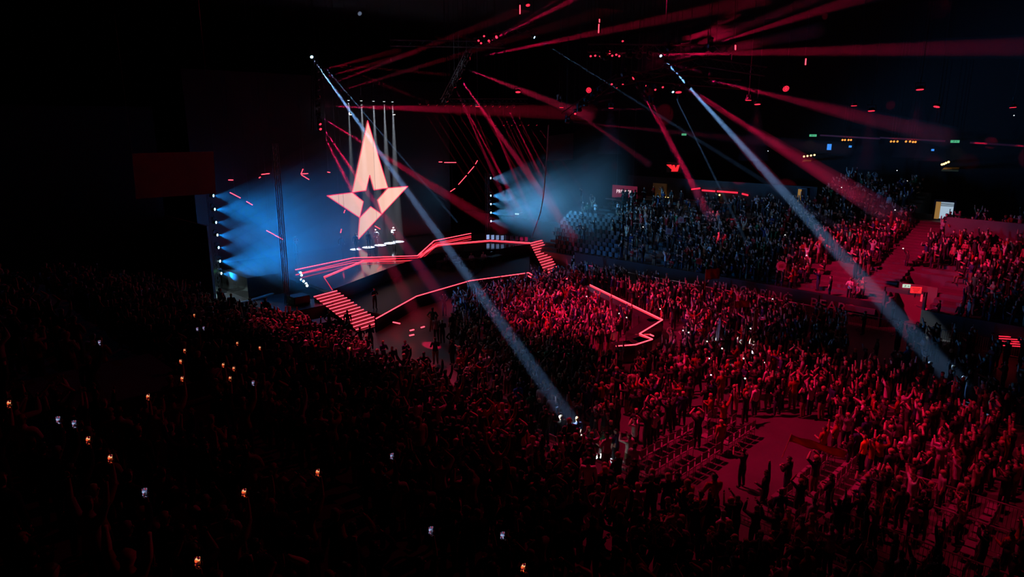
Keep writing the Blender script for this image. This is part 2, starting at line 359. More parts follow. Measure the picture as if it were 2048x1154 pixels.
wash((52, 6, 24.5), (64, 4, 4), 28, 17000)
wash((26, 44, 24.5), (19, 30, 1), 32, 36000)
wash((30, 30, 24.5), (18, 14, 2), 32, 12000)
wash((34, 10, 24.5), (8, 12, 6), 50, 900)
wash((30, 50, 24.5), (2, 36, 7), 46, 600)
wash((34, 50, 24.5), (61, 34, 3), 40, 3800, (.62, .64, .78))
wash((24, 54, 24.5), (22, 34, 1), 44, 2300, (.5, .68, .85))
wash((38, 58, 24.5), (34, 22, 0), 56, 1100, (.5, .62, .8))
wash((1, 60, 24.5), (10, 34, 2), 52, 200, (.2, .35, 1))
for (px, py, ag) in ((1940, 522, 7), (1705, 585, 3.5), (1560, 560, 7), (1235, 640, 6), (1545, 720, 5), (1100, 640, 7)):
    t = at(px, py, far=1.2) if py < 600 else at(px, py, z=1.3)
    wash(t + Vector((-16, 4, 18)), t, ag, 22000 if py > 600 else 16000)  # narrow spots with no fixture, added to brighten a few clusters
for (px, py, hz, pw) in ((1443, 690, 1.2, 60), (1505, 700, 1.2, 60), (1845, 640, 1.2, 16), (1205, 905, .4, 90), (1153, 860, 1.2, 200)):
    t = at(px, py, z=hz); wash(t + Vector((-6, 12, 14)), t, 2.8 if pw > 20 else 5, pw * 1300, WHITE, .05)  # bare white spots added to brighten single people

# trusses of the rig
def truss(a, bb, w, label, group=None, lit=False):
    a = Vector(a); bb = Vector(bb); d = bb - a; L = d.length; r = empty('lighting_truss', a)
    q = d.to_track_quat('Y', 'Z'); r.rotation_euler = q.to_euler()
    b = B(); c = [(-w / 2, 0), (w / 2, 0), (w / 2, w), (-w / 2, w)]
    for (x, z) in c: tube(b, (x, 0, z), (x, L, z), .03, n=6)
    obj('chord', b, M['metal'], r)
    b = B(); n = max(2, int(L / w)); st = L / n
    for i in range(n):
        y = i * st
        tube(b, (-w / 2, y, 0), (w / 2, y + st, 0), .014, n=4); tube(b, (w / 2, y, w), (-w / 2, y + st, w), .014, n=4)
        tube(b, (-w / 2, y, 0 if i % 2 else w), (-w / 2, y + st, w if i % 2 else 0), .014, n=4); tube(b, (w / 2, y, w if i % 2 else 0), (w / 2, y + st, 0 if i % 2 else w), .014, n=4)
    obj('lattice', b, M['metal'], r)
    b = B(); up = q.inverted() @ Vector((0, 0, 1))
    for y in (.1 * L, .9 * L):
        p = Vector((0, y, w)); h = 26 - (a + q @ p).z
        tube(b, p, p + up * h, .012, n=4)
    obj('hoist_chain', b, M['metal'], r)
    tag(r, label, 'truss', group); return r
tr = [((950, 92), (1075, 62), 'truss holding the small top cluster of red lamps', 52), ((1175, 104), (1460, 108), 'long truss across the top of the centre rig', 47), ((1230, 175), (1400, 132), 'slanted truss of the centre rig behind the bright beams', 46),
      ((1260, 160), (1480, 178), 'lower truss of the centre rig', 44), ((1400, 132), (1530, 152), 'right end truss of the centre rig', 45), ((1130, 238), (1240, 160), 'left slanted truss of the centre rig', 53),
      ((780, 92), (1010, 96), 'long dark truss above the star screen', 64), ((880, 207), (1055, 207), 'truss carrying the upper row of red lights', 78)]
for (p0, p1, lb_, d) in tr: truss(at(*p0, d=d), at(*p1, d=d), .5, lb_)
truss(at(634, 262, Y=54.8), at(634, 100, Y=54.8), .4, 'vertical truss left of the star carrying red lights')
truss(at(888, 205, d=67), at(940, 105, d=58.5), .4, 'raked ladder truss right of the star carrying red lights')

# ------------------------------------------------------------------ stage
ZU, ZB, ZF, ZP = 1.9, 1.72, 1.0, .55
A = [at(*p, z=ZU) for p in ((591, 540), (707, 516), (835, 512), (868, 482), (942, 467))]
A2 = [at(*p, z=ZU - .02) for p in ((600, 547), (708, 521), (836, 516), (870, 487), (942, 472))]
Bl = [at(*p, z=ZB) for p in ((648, 554), (728, 521), (835, 514), (875, 490), (980, 481), (1060, 486))]
PE = [at(*p, z=ZB) for p in ((665, 578), (800, 527), (872, 506), (1000, 497), (1060, 488))]
FR = [at(*p, z=ZF) for p in ((752, 638), (833, 593), (940, 562), (1057, 546), (1097, 568))]
ST_L = [at(628, 594, z=ZB), at(674, 582, z=ZB), at(712, 660, z=.12), at(762, 644, z=.12)]
ST_R = [at(1060, 487, z=ZB), at(1084, 481, z=ZB), at(1091, 547, z=.15), at(1116, 539, z=.15)]
def strip(name, p, q, m, parent, w=.07, h=.05):
    b = B(); p = Vector(p); q = Vector(q); d = q - p; n = Vector((-d.y, d.x, 0)).normalized() * w / 2
    lo = [p - n, q - n, q + n, p + n]; v0 = [b.verts.new(v) for v in lo]; v1 = [b.verts.new(v + Vector((0, 0, h))) for v in lo]
    for i in range(4): b.faces.new((v0[i], v0[(i + 1) % 4], v1[(i + 1) % 4], v1[i]))
    b.faces.new(v1); b.faces.new(v0[::-1]); return obj(name, b, m, parent)
stage = empty('stage'); tag(stage, 'wide black glossy stage edged with red light lines under the star', 'stage')
b = B(); poly(b, [(p.x, p.y) for p in A] + [(53.2, A[-1].y), (53.2, 63.6), (24, 63.6), (24, A[0].y)], 0, ZU - .03); obj('upper_deck', b, M['deck'], stage)
b = B(); poly(b, [(p.x, p.y + .02) for p in A[:1]] + [(A[1].x, A[1].y), (A[2].x, A[2].y), (A[3].x, A[3].y), (A[4].x, A[4].y), (ST_R[1].x + .5, A[4].y), (ST_R[1].x, ST_R[1].y), (ST_R[0].x, ST_R[0].y)] + [(p.x, p.y) for p in PE[::-1][1:]] + [(ST_L[1].x, ST_L[1].y), (ST_L[0].x, ST_L[0].y), (A[0].x - 1.6, ST_L[0].y + .4), (A[0].x - 1.2, A[0].y)], 0 + 1.45, ZB - .03)
obj('lower_deck', b, M['deck'], stage)
b = B()
for p, q in zip(PE, PE[1:]): 
    v = [b.verts.new((p.x, p.y, ZP)), b.verts.new((q.x, q.y, ZP)), b.verts.new((q.x, q.y, ZB - .03)), b.verts.new((p.x, p.y, ZB - .03))]; b.faces.new(v)
obj('pit_back_panel', b, M['fascia'], stage)
b = B(); poly(b, [(p.x, p.y) for p in FR[:4]] + [(PE[-1].x, PE[-1].y)] + [(p.x, p.y + .3) for p in PE[::-1][1:]] + [(ST_L[1].x, ST_L[1].y), (ST_L[3].x + .4, ST_L[3].y + .4)], 0, ZP); obj('pit_floor', b, M['pit'], stage)
b = B()
for p, q in zip(FR, FR[1:]):
    d = (q - p).normalized(); n = Vector((-d.y, d.x, 0)) * .12
    v = [(p.x, p.y), (q.x, q.y), (q.x + n.x, q.y + n.y), (p.x + n.x, p.y + n.y)]
    poly(b, v, 0, ZF - .02)
obj('front_parapet', b, M['fascia'], stage)
for pts, mm, w_ in ((A, 'strip', .085), (A2, 'strip_dim', .06), (Bl, 'strip', .07), (FR, 'strip', .06)):
    for p, q in zip(pts, pts[1:]): strip('light_strip', p, q, M[mm], stage, w_)
strip('light_strip', at(1054, 551, z=.75), at(1086, 569, z=.75), M['strip'], stage, .05)
strip('light_strip', Bl[0], at(665, 580, z=ZB), M['strip_dim'], stage, .02, .02)
def stairs(c, n, name, label, flip):
    r = empty('stage_stairs', ((c[0].x + c[3].x) / 2, (c[0].y + c[3].y) / 2, 0)); off = Vector(r.location)
    for i in range(n):
        t = i / (n - 1); a = c[0].lerp(c[2], t) - off; q = c[1].lerp(c[3], t) - off
        dn = ((c[2] - c[0]) / (n - 1)); dn.z = 0
        bb = B(); poly(bb, [(a.x, a.y), (q.x, q.y), (q.x + dn.x, q.y + dn.y), (a.x + dn.x, a.y + dn.y)] if not flip else [(q.x, q.y), (a.x, a.y), (a.x + dn.x, a.y + dn.y), (q.x + dn.x, q.y + dn.y)], -off.z, max(.02, a.z - .06) - off.z + 0)
        obj('step', bb, M['fascia'], r)
        strip('light_strip', a, q, M['strip'], r, .07, .05)
    tag(r, label, 'stairs'); return r
stairs(ST_L, 14, 'l', 'left stage stairs, each step edged by a glowing red strip', False)
stairs(ST_R, 13, 'r', 'right stage stairs with a ladder of glowing red strips', False)
# screen wall with the star
YS = 64.0
scr = empty('screen_wall', (40, YS, 0)); tag(scr, 'tall black screen wall showing a large pale orange star', 'screen')
b = B(); box(b, (-1.5, .3, 10.5), (30, .4, 17.5)); obj('screen_panel', b, mat('screen_black', (.012, .008, .012), .35), scr)
star_parts = [
    [(735.5, 241), (776, 376), (748, 380), (739.5, 350), (732, 381), (704.5, 385)],
    [(654, 391.5), (704.5, 385), (727, 403), (719.5, 435.5)],
    [(816, 372.5), (776, 376), (755, 400), (763.5, 428.5)],
    [(719.5, 435.5), (741.5, 413), (763.5, 428.5), (716, 479.5)]]
ZZ = Vector((40, YS, 0))
b = B()
for pts in star_parts:
    f0 = [b.verts.new(at(*p, Y=YS - .03) - ZZ) for p in pts]; f1 = [b.verts.new(v.co + Vector((0, .1, 0))) for v in f0]
    b.faces.new(f0); n = len(pts)
    for i in range(n): b.faces.new((f0[i], f1[i], f1[(i + 1) % n], f0[(i + 1) % n]))
bmesh.ops.triangulate(b, faces=[f for f in b.faces if len(f.verts) > 4])
obj('star', b, M['star'], scr)
b = B()
for pts in star_parts:
    P_ = [at(*p, Y=YS - .03) - ZZ for p in pts]
    for i in range(len(P_)): tube(b, P_[i], P_[(i + 1) % len(P_)], .045, n=4)
obj('star_outline', b, emat('star_edge', (1, .01, .08), 1.2), scr)
# bright white spots: pools of the five down lights above
# players desks in the pit
DN = [0]
def desk(px, py, label):
    DN[0] += 1
    p = at(px, py, z=ZP); r = empty('player_desk', p, .15)
    b = B(); box(b, (0, 0, .74), (1.9, .8, .05)); obj('tabletop', b, M['plastic'], r)
    for s in (-.85, .85): bx('leg', (s, 0, .36), (.06, .7, .72), M['plastic'], r)
    tag(r, label, 'desk', 'player desks in the pit'); 
    for k in (-.4, .45):
        m = empty('monitor', p + Vector((k, .1, .77)), .15); b = B(); box(b, (0, 0, .3), (.55, .04, .33)); obj('screen', b, M['glass'], m)
        b = B(); box(b, (0, .03, .01), (.22, .18, .02)); tube(b, (0, .04, .02), (0, .04, .3), .02); obj('stand', b, M['plastic'], m)
        tag(m, 'black monitor on the %s half of the %s desk in the stage pit' % ('left' if k < 0 else 'right', ('leftmost', 'second', 'middle', 'fourth', 'rightmost')[DN[0] - 1]), 'monitor', 'monitors on the pit desks')
for i, (x, y) in enumerate(((890, 536), (917, 535), (941, 532), (966, 529), (990, 526))): desk(x, y, '%s black player desk of the row in the dark stage pit' % ('leftmost', 'second', 'middle', 'fourth', 'rightmost')[i])
# red reflecting slab and white panel on right deck
b = B(); poly(b, [tuple(at(*p, z=ZP + .0)[:2]) for p in ((938, 560), (962, 541), (978, 520), (935, 531))], ZP, ZP + .06); tag(obj('ramp_panel', b, M['deck'], None), 'low glossy wedge panel on the pit floor', 'panel')
# catwalk with red outline
CW = [at(*p, z=1.15) for p in ((1180, 570), (1325, 640), (1279, 668), (1305, 679), (1271, 690), (1232, 693))]
cw = empty('catwalk'); tag(cw, 'low catwalk in the crowd outlined by a zigzag red light line', 'catwalk')
b = B(); cen_ = Vector((38, 33, .6))
for p, q in zip(CW, CW[1:]):
    d = (q - p).normalized(); n = Vector((-d.y, d.x, 0)); n = n if n.dot(cen_ - p) > 0 else -n
    vv = [(p.x, p.y), (q.x, q.y), (q.x + n.x * 1.0, q.y + n.y * 1.0), (p.x + n.x * 1.0, p.y + n.y * 1.0)]
    poly(b, vv, 0, 1.12)
obj('deck', b, M['deck'], cw)
for p, q in zip(CW, CW[1:]): strip('light_strip', p, q, M['strip'], cw, .06, .05)
for p, q in (((1292, 666), (1307, 673)), ((1132, 559), (1142, 554)), ((1135, 563), (1144, 559)), ((1230, 693), (1241, 689)), ((842, 656), (849, 654)), ((820, 662), (828, 660)), ((819, 672), (828, 670)), ((976, 698), (985, 699)), ((1030, 705), (1036, 706)), ((1064, 708), (1070, 709)), ((786, 645), (800, 648))):  # last one glows in place of a red-lit tabletop
    b = B(); strip_o = strip('light_bar', at(*p, z=.62), at(*q, z=.62), M['strip'], None, .08, .06); tag(strip_o, 'short glowing red bar low in the crowd', 'light bar', 'short red floor light bars')
# hanging led tubes
TUBES = [((457, 360), (466, 360)), ((460, 385), (481, 396)), ((493, 403), (505, 410)), ((523, 349), (539, 347)), ((518, 356), (521, 354)), ((533, 461), (548, 469)), ((549, 470), (566, 479)),
         ((602, 348), (606, 338)), ((602, 348), (616, 347)), ((603, 350), (618, 359)), ((655, 344), (660, 345)), ((690, 420), (688, 426)), ((681, 466), (683, 458)), ((750, 452), (760, 458)),
         ((878, 324), (884, 324)), ((889, 325), (912, 325)), ((955, 321), (951, 328)), ((948, 333), (936, 347)), ((933, 351), (917, 369)), ((910, 377), (901, 383)), ((1040, 10), (1040, 28)), ((1199, 38), (1199, 45)), ((1198, 48), (1197, 66)), ((1612, 117), (1611, 130)), ((1471, 90), (1471, 100))]
for i, (p, q) in enumerate(TUBES):
    Y_ = 61.0 if i < 20 else None
    a = at(*p, Y=Y_) if Y_ else at(*p, d=55); c = at(*q, Y=Y_) if Y_ else at(*q, d=55)
    r = empty('led_tube', a); d = c - a; b = B(); tube(b, (0, 0, 0), d, .035, n=8); obj('diffuser', b, M['strip'], r)
    b = B(); n = Vector((0, .08, .02)); tube(b, n, d + n, .035, n=6); tube(b, d * .5 + n, Vector((d.x * .5, d.y * .5 + .08, 26.12 - a.z)), .012, n=4); obj('mount', b, M['metal'], r)
    tag(r, '%s short red light tube from the left, hanging %s the star' % (NTH2[sum(1 for t_ in TUBES[(0 if i < 14 else (14 if i < 20 else 20)):(14 if i < 14 else (20 if i < 20 else 99))] if t_[0][0] < p[0] or (t_[0] == p and t_[1][0] < q[0]))], 'left of' if p[0] < 700 else ('right of' if i < 20 else 'high above')), 'light tube', 'short red light tubes ' + ('left of the star' if p[0] < 700 else ('right of the star' if i < 20 else 'under the roof')))
# hanging side screens
def side_screen(pts, label, m):
    c = sum(pts, Vector()) / 4; r = empty('hanging_screen', c); b = B()
    f = [b.verts.new(p - c) for p in pts]; g = [b.verts.new(p - c + Vector((.05, .25, 0))) for p in pts]
    b.faces.new(f); b.faces.new(g[::-1])
    for i in range(4): b.faces.new((f[i], g[i], g[(i + 1) % 4], f[(i + 1) % 4]))
    bmesh.ops.recalc_face_normals(b, faces=b.faces); obj('screen_surface', b, m, r)
    b = B()
    for p in pts[:2]: tube(b, p - c, Vector(((p - c).x, (p - c).y, 26 - c.z)), .015, n=4)
    obj('hoist_chain', b, M['metal'], r); tag(r, label, 'screen')
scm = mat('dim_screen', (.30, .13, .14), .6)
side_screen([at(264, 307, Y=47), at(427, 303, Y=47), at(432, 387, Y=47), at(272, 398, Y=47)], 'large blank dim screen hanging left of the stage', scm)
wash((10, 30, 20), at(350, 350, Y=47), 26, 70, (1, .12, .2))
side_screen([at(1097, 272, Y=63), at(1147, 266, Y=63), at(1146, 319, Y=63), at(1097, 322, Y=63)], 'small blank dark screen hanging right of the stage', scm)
# tall pole, cable, side boxes
pp = at(578, 642, z=0); r = empty('lamp_mast', pp); zt = at(551, 346, X=pp.x).z
b = B()
for sx, sy in ((-.14, -.14), (.14, -.14), (.14, .14), (-.14, .14)): tube(b, (sx, sy, 0), (sx, sy, 13.2), .03, n=6)
obj('upright', b, M['steel'], r)
b = B()
for i in range(32): z = i * .41; tube(b, (-.14, -.14, z), (.14, -.14, z + .4), .014, n=4); tube(b, (-.14, .14, z), (-.14, -.14, z + .4), .014, n=4)
obj('lattice', b, M['steel'], r); bx('base_plate', (0, 0, .04), (1, 1, .08), M['metal'], r); tag(r, 'tall thin steel lattice mast left of the stage stairs', 'mast')
cu = bpy.data.curves.new('hanging_cable', 'CURVE'); cu.dimensions = '3D'; cu.bevel_depth = .055; sp = cu.splines.new('BEZIER')
cp = [at(1097, 250, d=72), at(1091, 345, d=71), at(1083, 415, d=70), at(1063, 476, d=69)]; sp.bezier_points.add(3)
for p, c in zip(sp.bezier_points, cp): p.co = c; p.handle_left_type = p.handle_right_type = 'AUTO'
t_ = bpy.data.objects.new('hanging_cable', cu); COL.objects.link(t_); bpy.context.view_layer.update(); me_ = bpy.data.meshes.new_from_object(t_.evaluated_get(bpy.context.evaluated_depsgraph_get())); bpy.data.objects.remove(t_); o = bpy.data.objects.new('hanging_cable', me_); COL.objects.link(o); me_.materials.clear(); me_.materials.append(M['white']); tag(o, 'long white cable hanging down beside the right stage stairs', 'cable')
def crate(c, s, label, rz=0, g=None):
    r = empty('speaker_box', (c[0], c[1], c[2]), rz); b = B(); box(b, (0, 0, s[2] / 2), s); bmesh.ops.bevel(b, geom=b.edges[:], offset=.03, segments=2, affect='EDGES'); obj('cabinet', b, M['plastic'], r)
    b = B(); box(b, (0, -s[1] / 2 - .01, s[2] / 2), (s[0] * .9, .03, s[2] * .85)); obj('grille', b, M['metal'], r)
    for k in (-1, 1): b = B(); box(b, (k * (s[0] / 2 + .01), 0, s[2] * .7), (.03, .25, .06)); obj('handle', b, M['steel'], r)
    tag(r, label, 'speaker', g)
p = at(606, 645, z=0); crate((p.x, p.y, 0), (4.0, 2.4, 1.35), 'wide black bass speaker box below the left end of the stage')
p = at(600, 575, z=1.36); crate((at(600, 640, z=0).x, at(600, 640, z=0).y, 1.36), (1.3, 1.2, .6), 'small black speaker standing on the wide speaker box')
p = at(648, 664, z=0); crate((p.x, p.y, 0), (1.6, 1.3, .9), 'black speaker box on the floor beside the left stairs')
# white footlights in a row at right rear of deck
for i in range(9):
    x = 975 + i * 9.6; p = at(x, 479 + .5 * i, z=ZU)
    r = empty('footlight', (p.x, p.y, ZU), -.3); b = B(); box(b, (0, 0, .3), (.36, .2, .55)); obj('housing', b, M['plastic'], r)
    b = B(); box(b, (0, -.12, .3), (.34, .04, .5)); obj('lens', b, mat('footlight_panel', (.4, .5, .7), .5) if i > 3 else emat('footlight_lit', (.35, .5, .9), (.8, .6, .45, .4)[i], False), r)
    tag(r, 'square pale blue footlight on the rear right edge of the stage', 'stage light', 'square footlights in a row')
for i, (x, y) in enumerate(((600, 545), (602, 550), (611, 567), (613, 571), (606, 562))):
    p = at(x, y, z=ZU + .1); r = empty('blinder_lamp', p); b = B(); tube(b, (0, .1, 0), (0, -.08, 0), .12, n=12); obj('housing', b, M['plastic'], r); b = B(); tube(b, (0, -.09, 0), (0, -.11, 0), .1, n=12); obj('lens', b, M['lens_w'], r)
    b = B(); tube(b, (0, 0, -.1), (0, 0, -.2 - p.z + ZU + .1), .02); obj('stem', b, M['metal'], r)
    tag(r, 'tiny white lamp at the left rim of the stage', 'stage light', 'tiny white lamps at the left stage rim')
for (x, y) in ((701, 228), (788, 228)):
    p = at(x, y, Y=61); r = empty('work_light', p); b = B(); tube(b, (0, 0, .1), (0, 0, -.05), .1, .13, 10); tube(b, (0, 0, .1), (0, 0, 26.12 - p.z), .012, n=4); obj('housing', b, M['plastic'], r); b = B(); tube(b, (0, 0, -.05), (0, 0, -.09), .12, n=10); obj('lens', b, M['torch'], r)
    tag(r, 'small greenish-white lamp above the %s shoulder of the star' % ('left' if x < 750 else 'right'), 'stage light')
# lit service corridor left of the stage
c0 = at(400, 600, z=0)
b = B()
pA = [at(432, 600, z=0), at(440, 640, z=0), at(400, 600, z=0), at(398, 560, z=0)]
wl = at(404, 560, Y=62)
bx('service_wall', (wl.x - 1.2, 60.5, 3.4), (.2, 9, 6.8), mat('corridor_wall', (.30, .36, .36), .8, noise=.25, scale=2)).update({'kind': 'structure'}) if False else None
b = B(); box(b, (wl.x - .9, 62, 3.2), (.2, 10, 6.4)); struct('wall_corridor', b, mat('corridor_wall', (.30, .34, .34), .8, noise=.25, scale=2))
q = [at(400, 552, z=.03), at(436, 552, z=.03), at(446, 640, z=.03), at(427, 640, z=.03)]
b = B(); poly(b, [(v.x, v.y) for v in q], 0, .03); struct('floor_corridor', b, mat('corridor_floor', (.5, .55, .52), .8, noise=.3, scale=3))
lp = at(414, 513, Y=59.5)
r = empty('work_lamp', (lp.x, lp.y, 0)); b = B(); tube(b, (0, 0, .0), (0, 0, lp.z), .03)
for k in range(3): t = k * 2.09; tube(b, (0, 0, .7), (.5 * math.cos(t), .5 * math.sin(t), 0), .02)
obj('tripod', b, M['metal'], r); b = B(); box(b, (0, 0, lp.z), (.35, .1, .3)); obj('lamp_head', b, M['plastic'], r); b = B(); box(b, (0, -.06, lp.z), (.3, .03, .25)); obj('lens', b, M['lens_w'], r)
tag(r, 'bright white work lamp on a tripod in the side corridor', 'work lamp')
spot(lp + Vector((0, -.1, 0)), lp + Vector((.2, -.6, -1)), 150, 420, (.75, 1, .95), .6, .1)
for i, (p0, p1) in enumerate((((427, 592), (441, 580)), ((441, 580), (441, 625)), ((431, 622), (447, 645)))):
    a = at(*p0, z=1.0 if i < 2 else .9); c = at(*p1, z=1.0 if i < 2 else .9)
    r = empty('handrail', a); d = c - a; b = B(); tube(b, (0, 0, 0), d, .03); obj('top_rail', b, M['metal'], r)
    for t in (0, .5, 1): b = B(); tube(b, d * t, d * t - Vector((0, 0, a.z)), .025); obj('post', b, M['metal'], r)
    tag(r, 'dark handrail in the lit corridor left of the stage', 'handrail', 'handrails in the side corridor')
cu = bpy.data.curves.new('cable_duct', 'CURVE'); cu.dimensions = '3D'; cu.bevel_depth = .11; sp = cu.splines.new('BEZIER'); cp = [at(445, 613, z=.11), at(485, 605, z=.11), at(523, 594, z=.11), at(560, 583, z=.11)]; sp.bezier_points.add(3)
for p, c in zip(sp.bezier_points, cp): p.co = c; p.handle_left_type = p.handle_right_type = 'AUTO'
t_ = bpy.data.objects.new('cable_duct', cu); COL.objects.link(t_); bpy.context.view_layer.update(); me_ = bpy.data.meshes.new_from_object(t_.evaluated_get(bpy.context.evaluated_depsgraph_get())); bpy.data.objects.remove(t_); o = bpy.data.objects.new('cable_duct', me_); COL.objects.link(o); me_.materials.clear(); me_.materials.append(M['white']); tag(o, 'pale cable duct running across the floor left of the stage', 'cable duct')
# drape wall hiding what lies left of the corridor
dl = at(386, 470, Y=64); b = B(); box(b, ((dl.x - 12) / 2 - .6, 66, 8), (dl.x + 10, .3, 16)); struct('wall_drape', b, M['black'])
def exit_sign(p, face, label, wide=.62, m='green', arrow=True):
    r = empty('exit_sign', p); r.scale = (.8, 1, .8); r.rotation_euler = (0, 0, face); b = B(); box(b, (0, 0, 0), (wide, .08, .3)); obj('light_box', b, M[m], r)
    b = B()
    fg = mat('sign_figure', (.9, .95, .9), .6) if m == 'green' else mat('sign_figure_green', (.05, .4, .1), .6)
    # running figure and arrow, in relief on the panel
    tube(b, (-.1, -.05, .07), (-.1, -.06, .07), .03, n=8)
    for a_, c_ in (((-.1, .04), (-.12, -.03)), ((-.12, -.03), (-.07, -.09)), ((-.12, -.03), (-.19, -.08)), ((-.11, .03), (-.04, .0)), ((-.11, .03), (-.17, .0)), ((.05, 0), (.2, 0)), ((.2, 0), (.15, .05)), ((.2, 0), (.15, -.05))): tube(b, (a_[0], -.05, a_[1]), (c_[0], -.05, c_[1]), .014, n=4)
    obj('pictogram', b, fg, r); tag(r, label, 'exit sign')
    b = B(); box(b, (0, 1.1, 0), (.05, 2.2, .05)); obj('bracket', b, M['metal'], r)
exit_sign(at(377, 550, Y=65.6), -.3, 'green exit sign on the black drape left of the stage', .75)
exit_sign(at(1034, 428, X=76), -1.2, 'yellow-green exit sign right of the right lamp tower', .8, 'exitw')
exit_sign(at(1129, 443, X=76), -1.2, 'small pale green exit sign behind the hanging white cable', .8)
exit_sign(at(1368, 269, X=76), -1.2, 'tiny green exit sign above the red letter sign', .7)
exit_sign(at(1626, 271, X=76), -1.2, 'green exit sign left of the upper bar', .9)
exit_sign(at(1910, 283, X=76), -1.2, 'green exit sign right of the upper bar', .9)
exit_sign(at(1813, 572, X=53.2), -1.0, 'white exit sign above the tunnel mouth in the far stand', .62, 'exitw')

# ------------------------------------------------------------------ far stand details
XF = 76.4
def gallery(x0, x1, y0, y1, name, m): # box between pixels on the far plane
    a = at(x0, y0, X=XF); c = at(x1, y1, X=XF); b = B(); box(b, (XF + .4, (a.y + c.y) / 2, (a.z + c.z) / 2), (.8, abs(a.y - c.y), abs(a.z - c.z))); return obj(name, b, m)
for i, (x0, x1, y) in enumerate(((1640, 1760, 272), (1760, 1890, 277), (1940, 2048, 287))):
    o = strip('gallery_rail', at(x0, y, X=XF), at(x1, y + 7, X=XF), mat('rail_red', (.5, .05, .08), .5), None, .12, .16); tag(o, 'long rail along the upper gallery, %s stretch' % ('left', 'middle', 'right')[i], 'rail')
b = B(); q0 = at(1560, 280, X=78); q1 = at(2300, 300, X=78)
# lounge lamps, wooden panels
for i, (x, y) in enumerate(((1685, 280), (1690, 280), (1697, 280), (1702, 280), (1782, 283), (1788, 283), (1795, 283), (1812, 283), (1820, 283), (1826, 284), (1831, 284))):
    p = at(x, y, X=XF - .2); r = empty('bar_lamp', p); b = B(); bmesh.ops.create_icosphere(b, subdivisions=1, radius=.11); obj('bulb', b, emat('bar_bulb', (1, .3, .05), 1.6, False) if i == 0 else bpy.data.materials['bar_bulb'], r); b = B(); tube(b, (0, 0, .1), (0, 0, 26.12 - p.z), .015, n=4); obj('cord', b, M['metal'], r)
    tag(r, '%s small orange lamp from the left over the upper bar' % NTH2[i], 'lamp', 'orange lamps over the upper bar')
for (xy, lab) in ((((1608, 313), (1615, 312), (1622, 311), (1629, 310)), 'left of the upper bar'), (((1884, 329), (1888, 328), (1892, 326), (1897, 324)), 'right of the upper bar'), (((1308, 400), (1319, 398), (1330, 395), (1336, 396)), 'below the red letter sign'), (((1434, 392), (1439, 390)), 'right of the red letter sign')):
    for (x, y) in xy:
        p = at(x, y, X=XF - .6 if y < 350 else 70.0); r = empty('stair_lamp', p); b = B(); bmesh.ops.create_icosphere(b, subdivisions=2, radius=.10); obj('bulb', b, M['amber'], r); b = B(); tube(b, (0, 0, 0), (2.3 if y < 350 else .5, 0, .1), .02, n=5); obj('arm', b, M['metal'], r); tag(r, 'small warm stair lamp ' + lab, 'lamp', 'warm stair lamps ' + lab)
for (q, lab) in (([(1604, 323), (1612, 317), (1628, 315), (1622, 322)], 'lit landing left of the upper bar'), ([(1883, 339), (1897, 330), (1921, 331), (1917, 340)], 'lit landing right of the upper bar'), ([(1304, 412), (1306, 408), (1319, 405), (1318, 409)], 'lit stair top below the red letter sign')):
    P4 = [at(*p, z=at(q[0][0], q[0][1], X=XF - 3 if q[0][1] < 350 else 67.5).z) for p in q]; z = P4[0].z; b = B(); poly(b, [(p.x, p.y) for p in P4], z - .15, z); o = obj('stair_landing', b, M['wood']); tag(o, lab, 'landing')
    c = sum(P4, Vector()) / 4; wash(c + Vector((-1, 0, 3)), c, 70, 16, (1, .7, .3))
XF = 70.3; b = gallery(1306, 1332, 366, 396, 'wood_panel', M['wood']); tag(b, 'yellowish lit wall panel below the red letter sign', 'wall panel')
c = at(1320, 378, X=XF); XF = 76.4; wash(c + Vector((-2.5, -.5, 1.6)), c, 60, 9, (1, .65, .25))
def door(x0, x1, y0, y1, label, xx=XF):
    a = at(x0, y0, X=xx); c = at(x1, y1, X=xx); r = empty('lit_doorway', (xx, (a.y + c.y) / 2, c.z)); w_ = abs(a.y - c.y); h = a.z - c.z
    b = B(); box(b, (.5, 0, h / 2), (.1, w_, h)); obj('lit_room', b, M['doorlit'], r)
    b = B(); box(b, (.2, w_ / 2 - .1, h / 2), (.5, .35, h)); obj('side_wall', b, emat('warm_wall_glow', (.8, .42, .12), .35, False), r)  # wall emits by itself, standing in for warm lamplight on it
    b = B(); box(b, (0, w_ / 2 + .08, h / 2), (.2, .16, h + .1)); box(b, (0, -w_ / 2 - .08, h / 2), (.2, .16, h + .1)); box(b, (0, 0, h + .08), (.2, w_ + .3, .16)); obj('door_frame', b, M['plastic'], r)
    b = B()
    for k in range(3): box(b, (.42, 0, h * (.9 - .07 * k)), (.05, w_ * .9, .05))
    box(b, (.42, -w_ * .25, h * .3), (.05, .06, h * .6)); obj('blind', b, M['plastic'], r); tag(r, label, 'doorway')
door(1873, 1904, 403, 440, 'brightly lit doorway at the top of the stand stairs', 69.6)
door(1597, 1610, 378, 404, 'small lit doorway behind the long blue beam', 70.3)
# stairs in the far stand
r = empty('stand_stairs'); 
pb, pt = at(1722, 615, far=.05), at(1868, 445, far=.05)
for i in range(30):
    t = i / 29; p = pb.lerp(pt, t); b = B(); zz = zfar(p.x) + .12; box(b, (p.x, p.y, zz - .2), (.5, 2.1, .4)); obj('step', b, M['conc'], r)
tag(r, 'wide stair aisle climbing the far stand to the lit doorway', 'stairs')
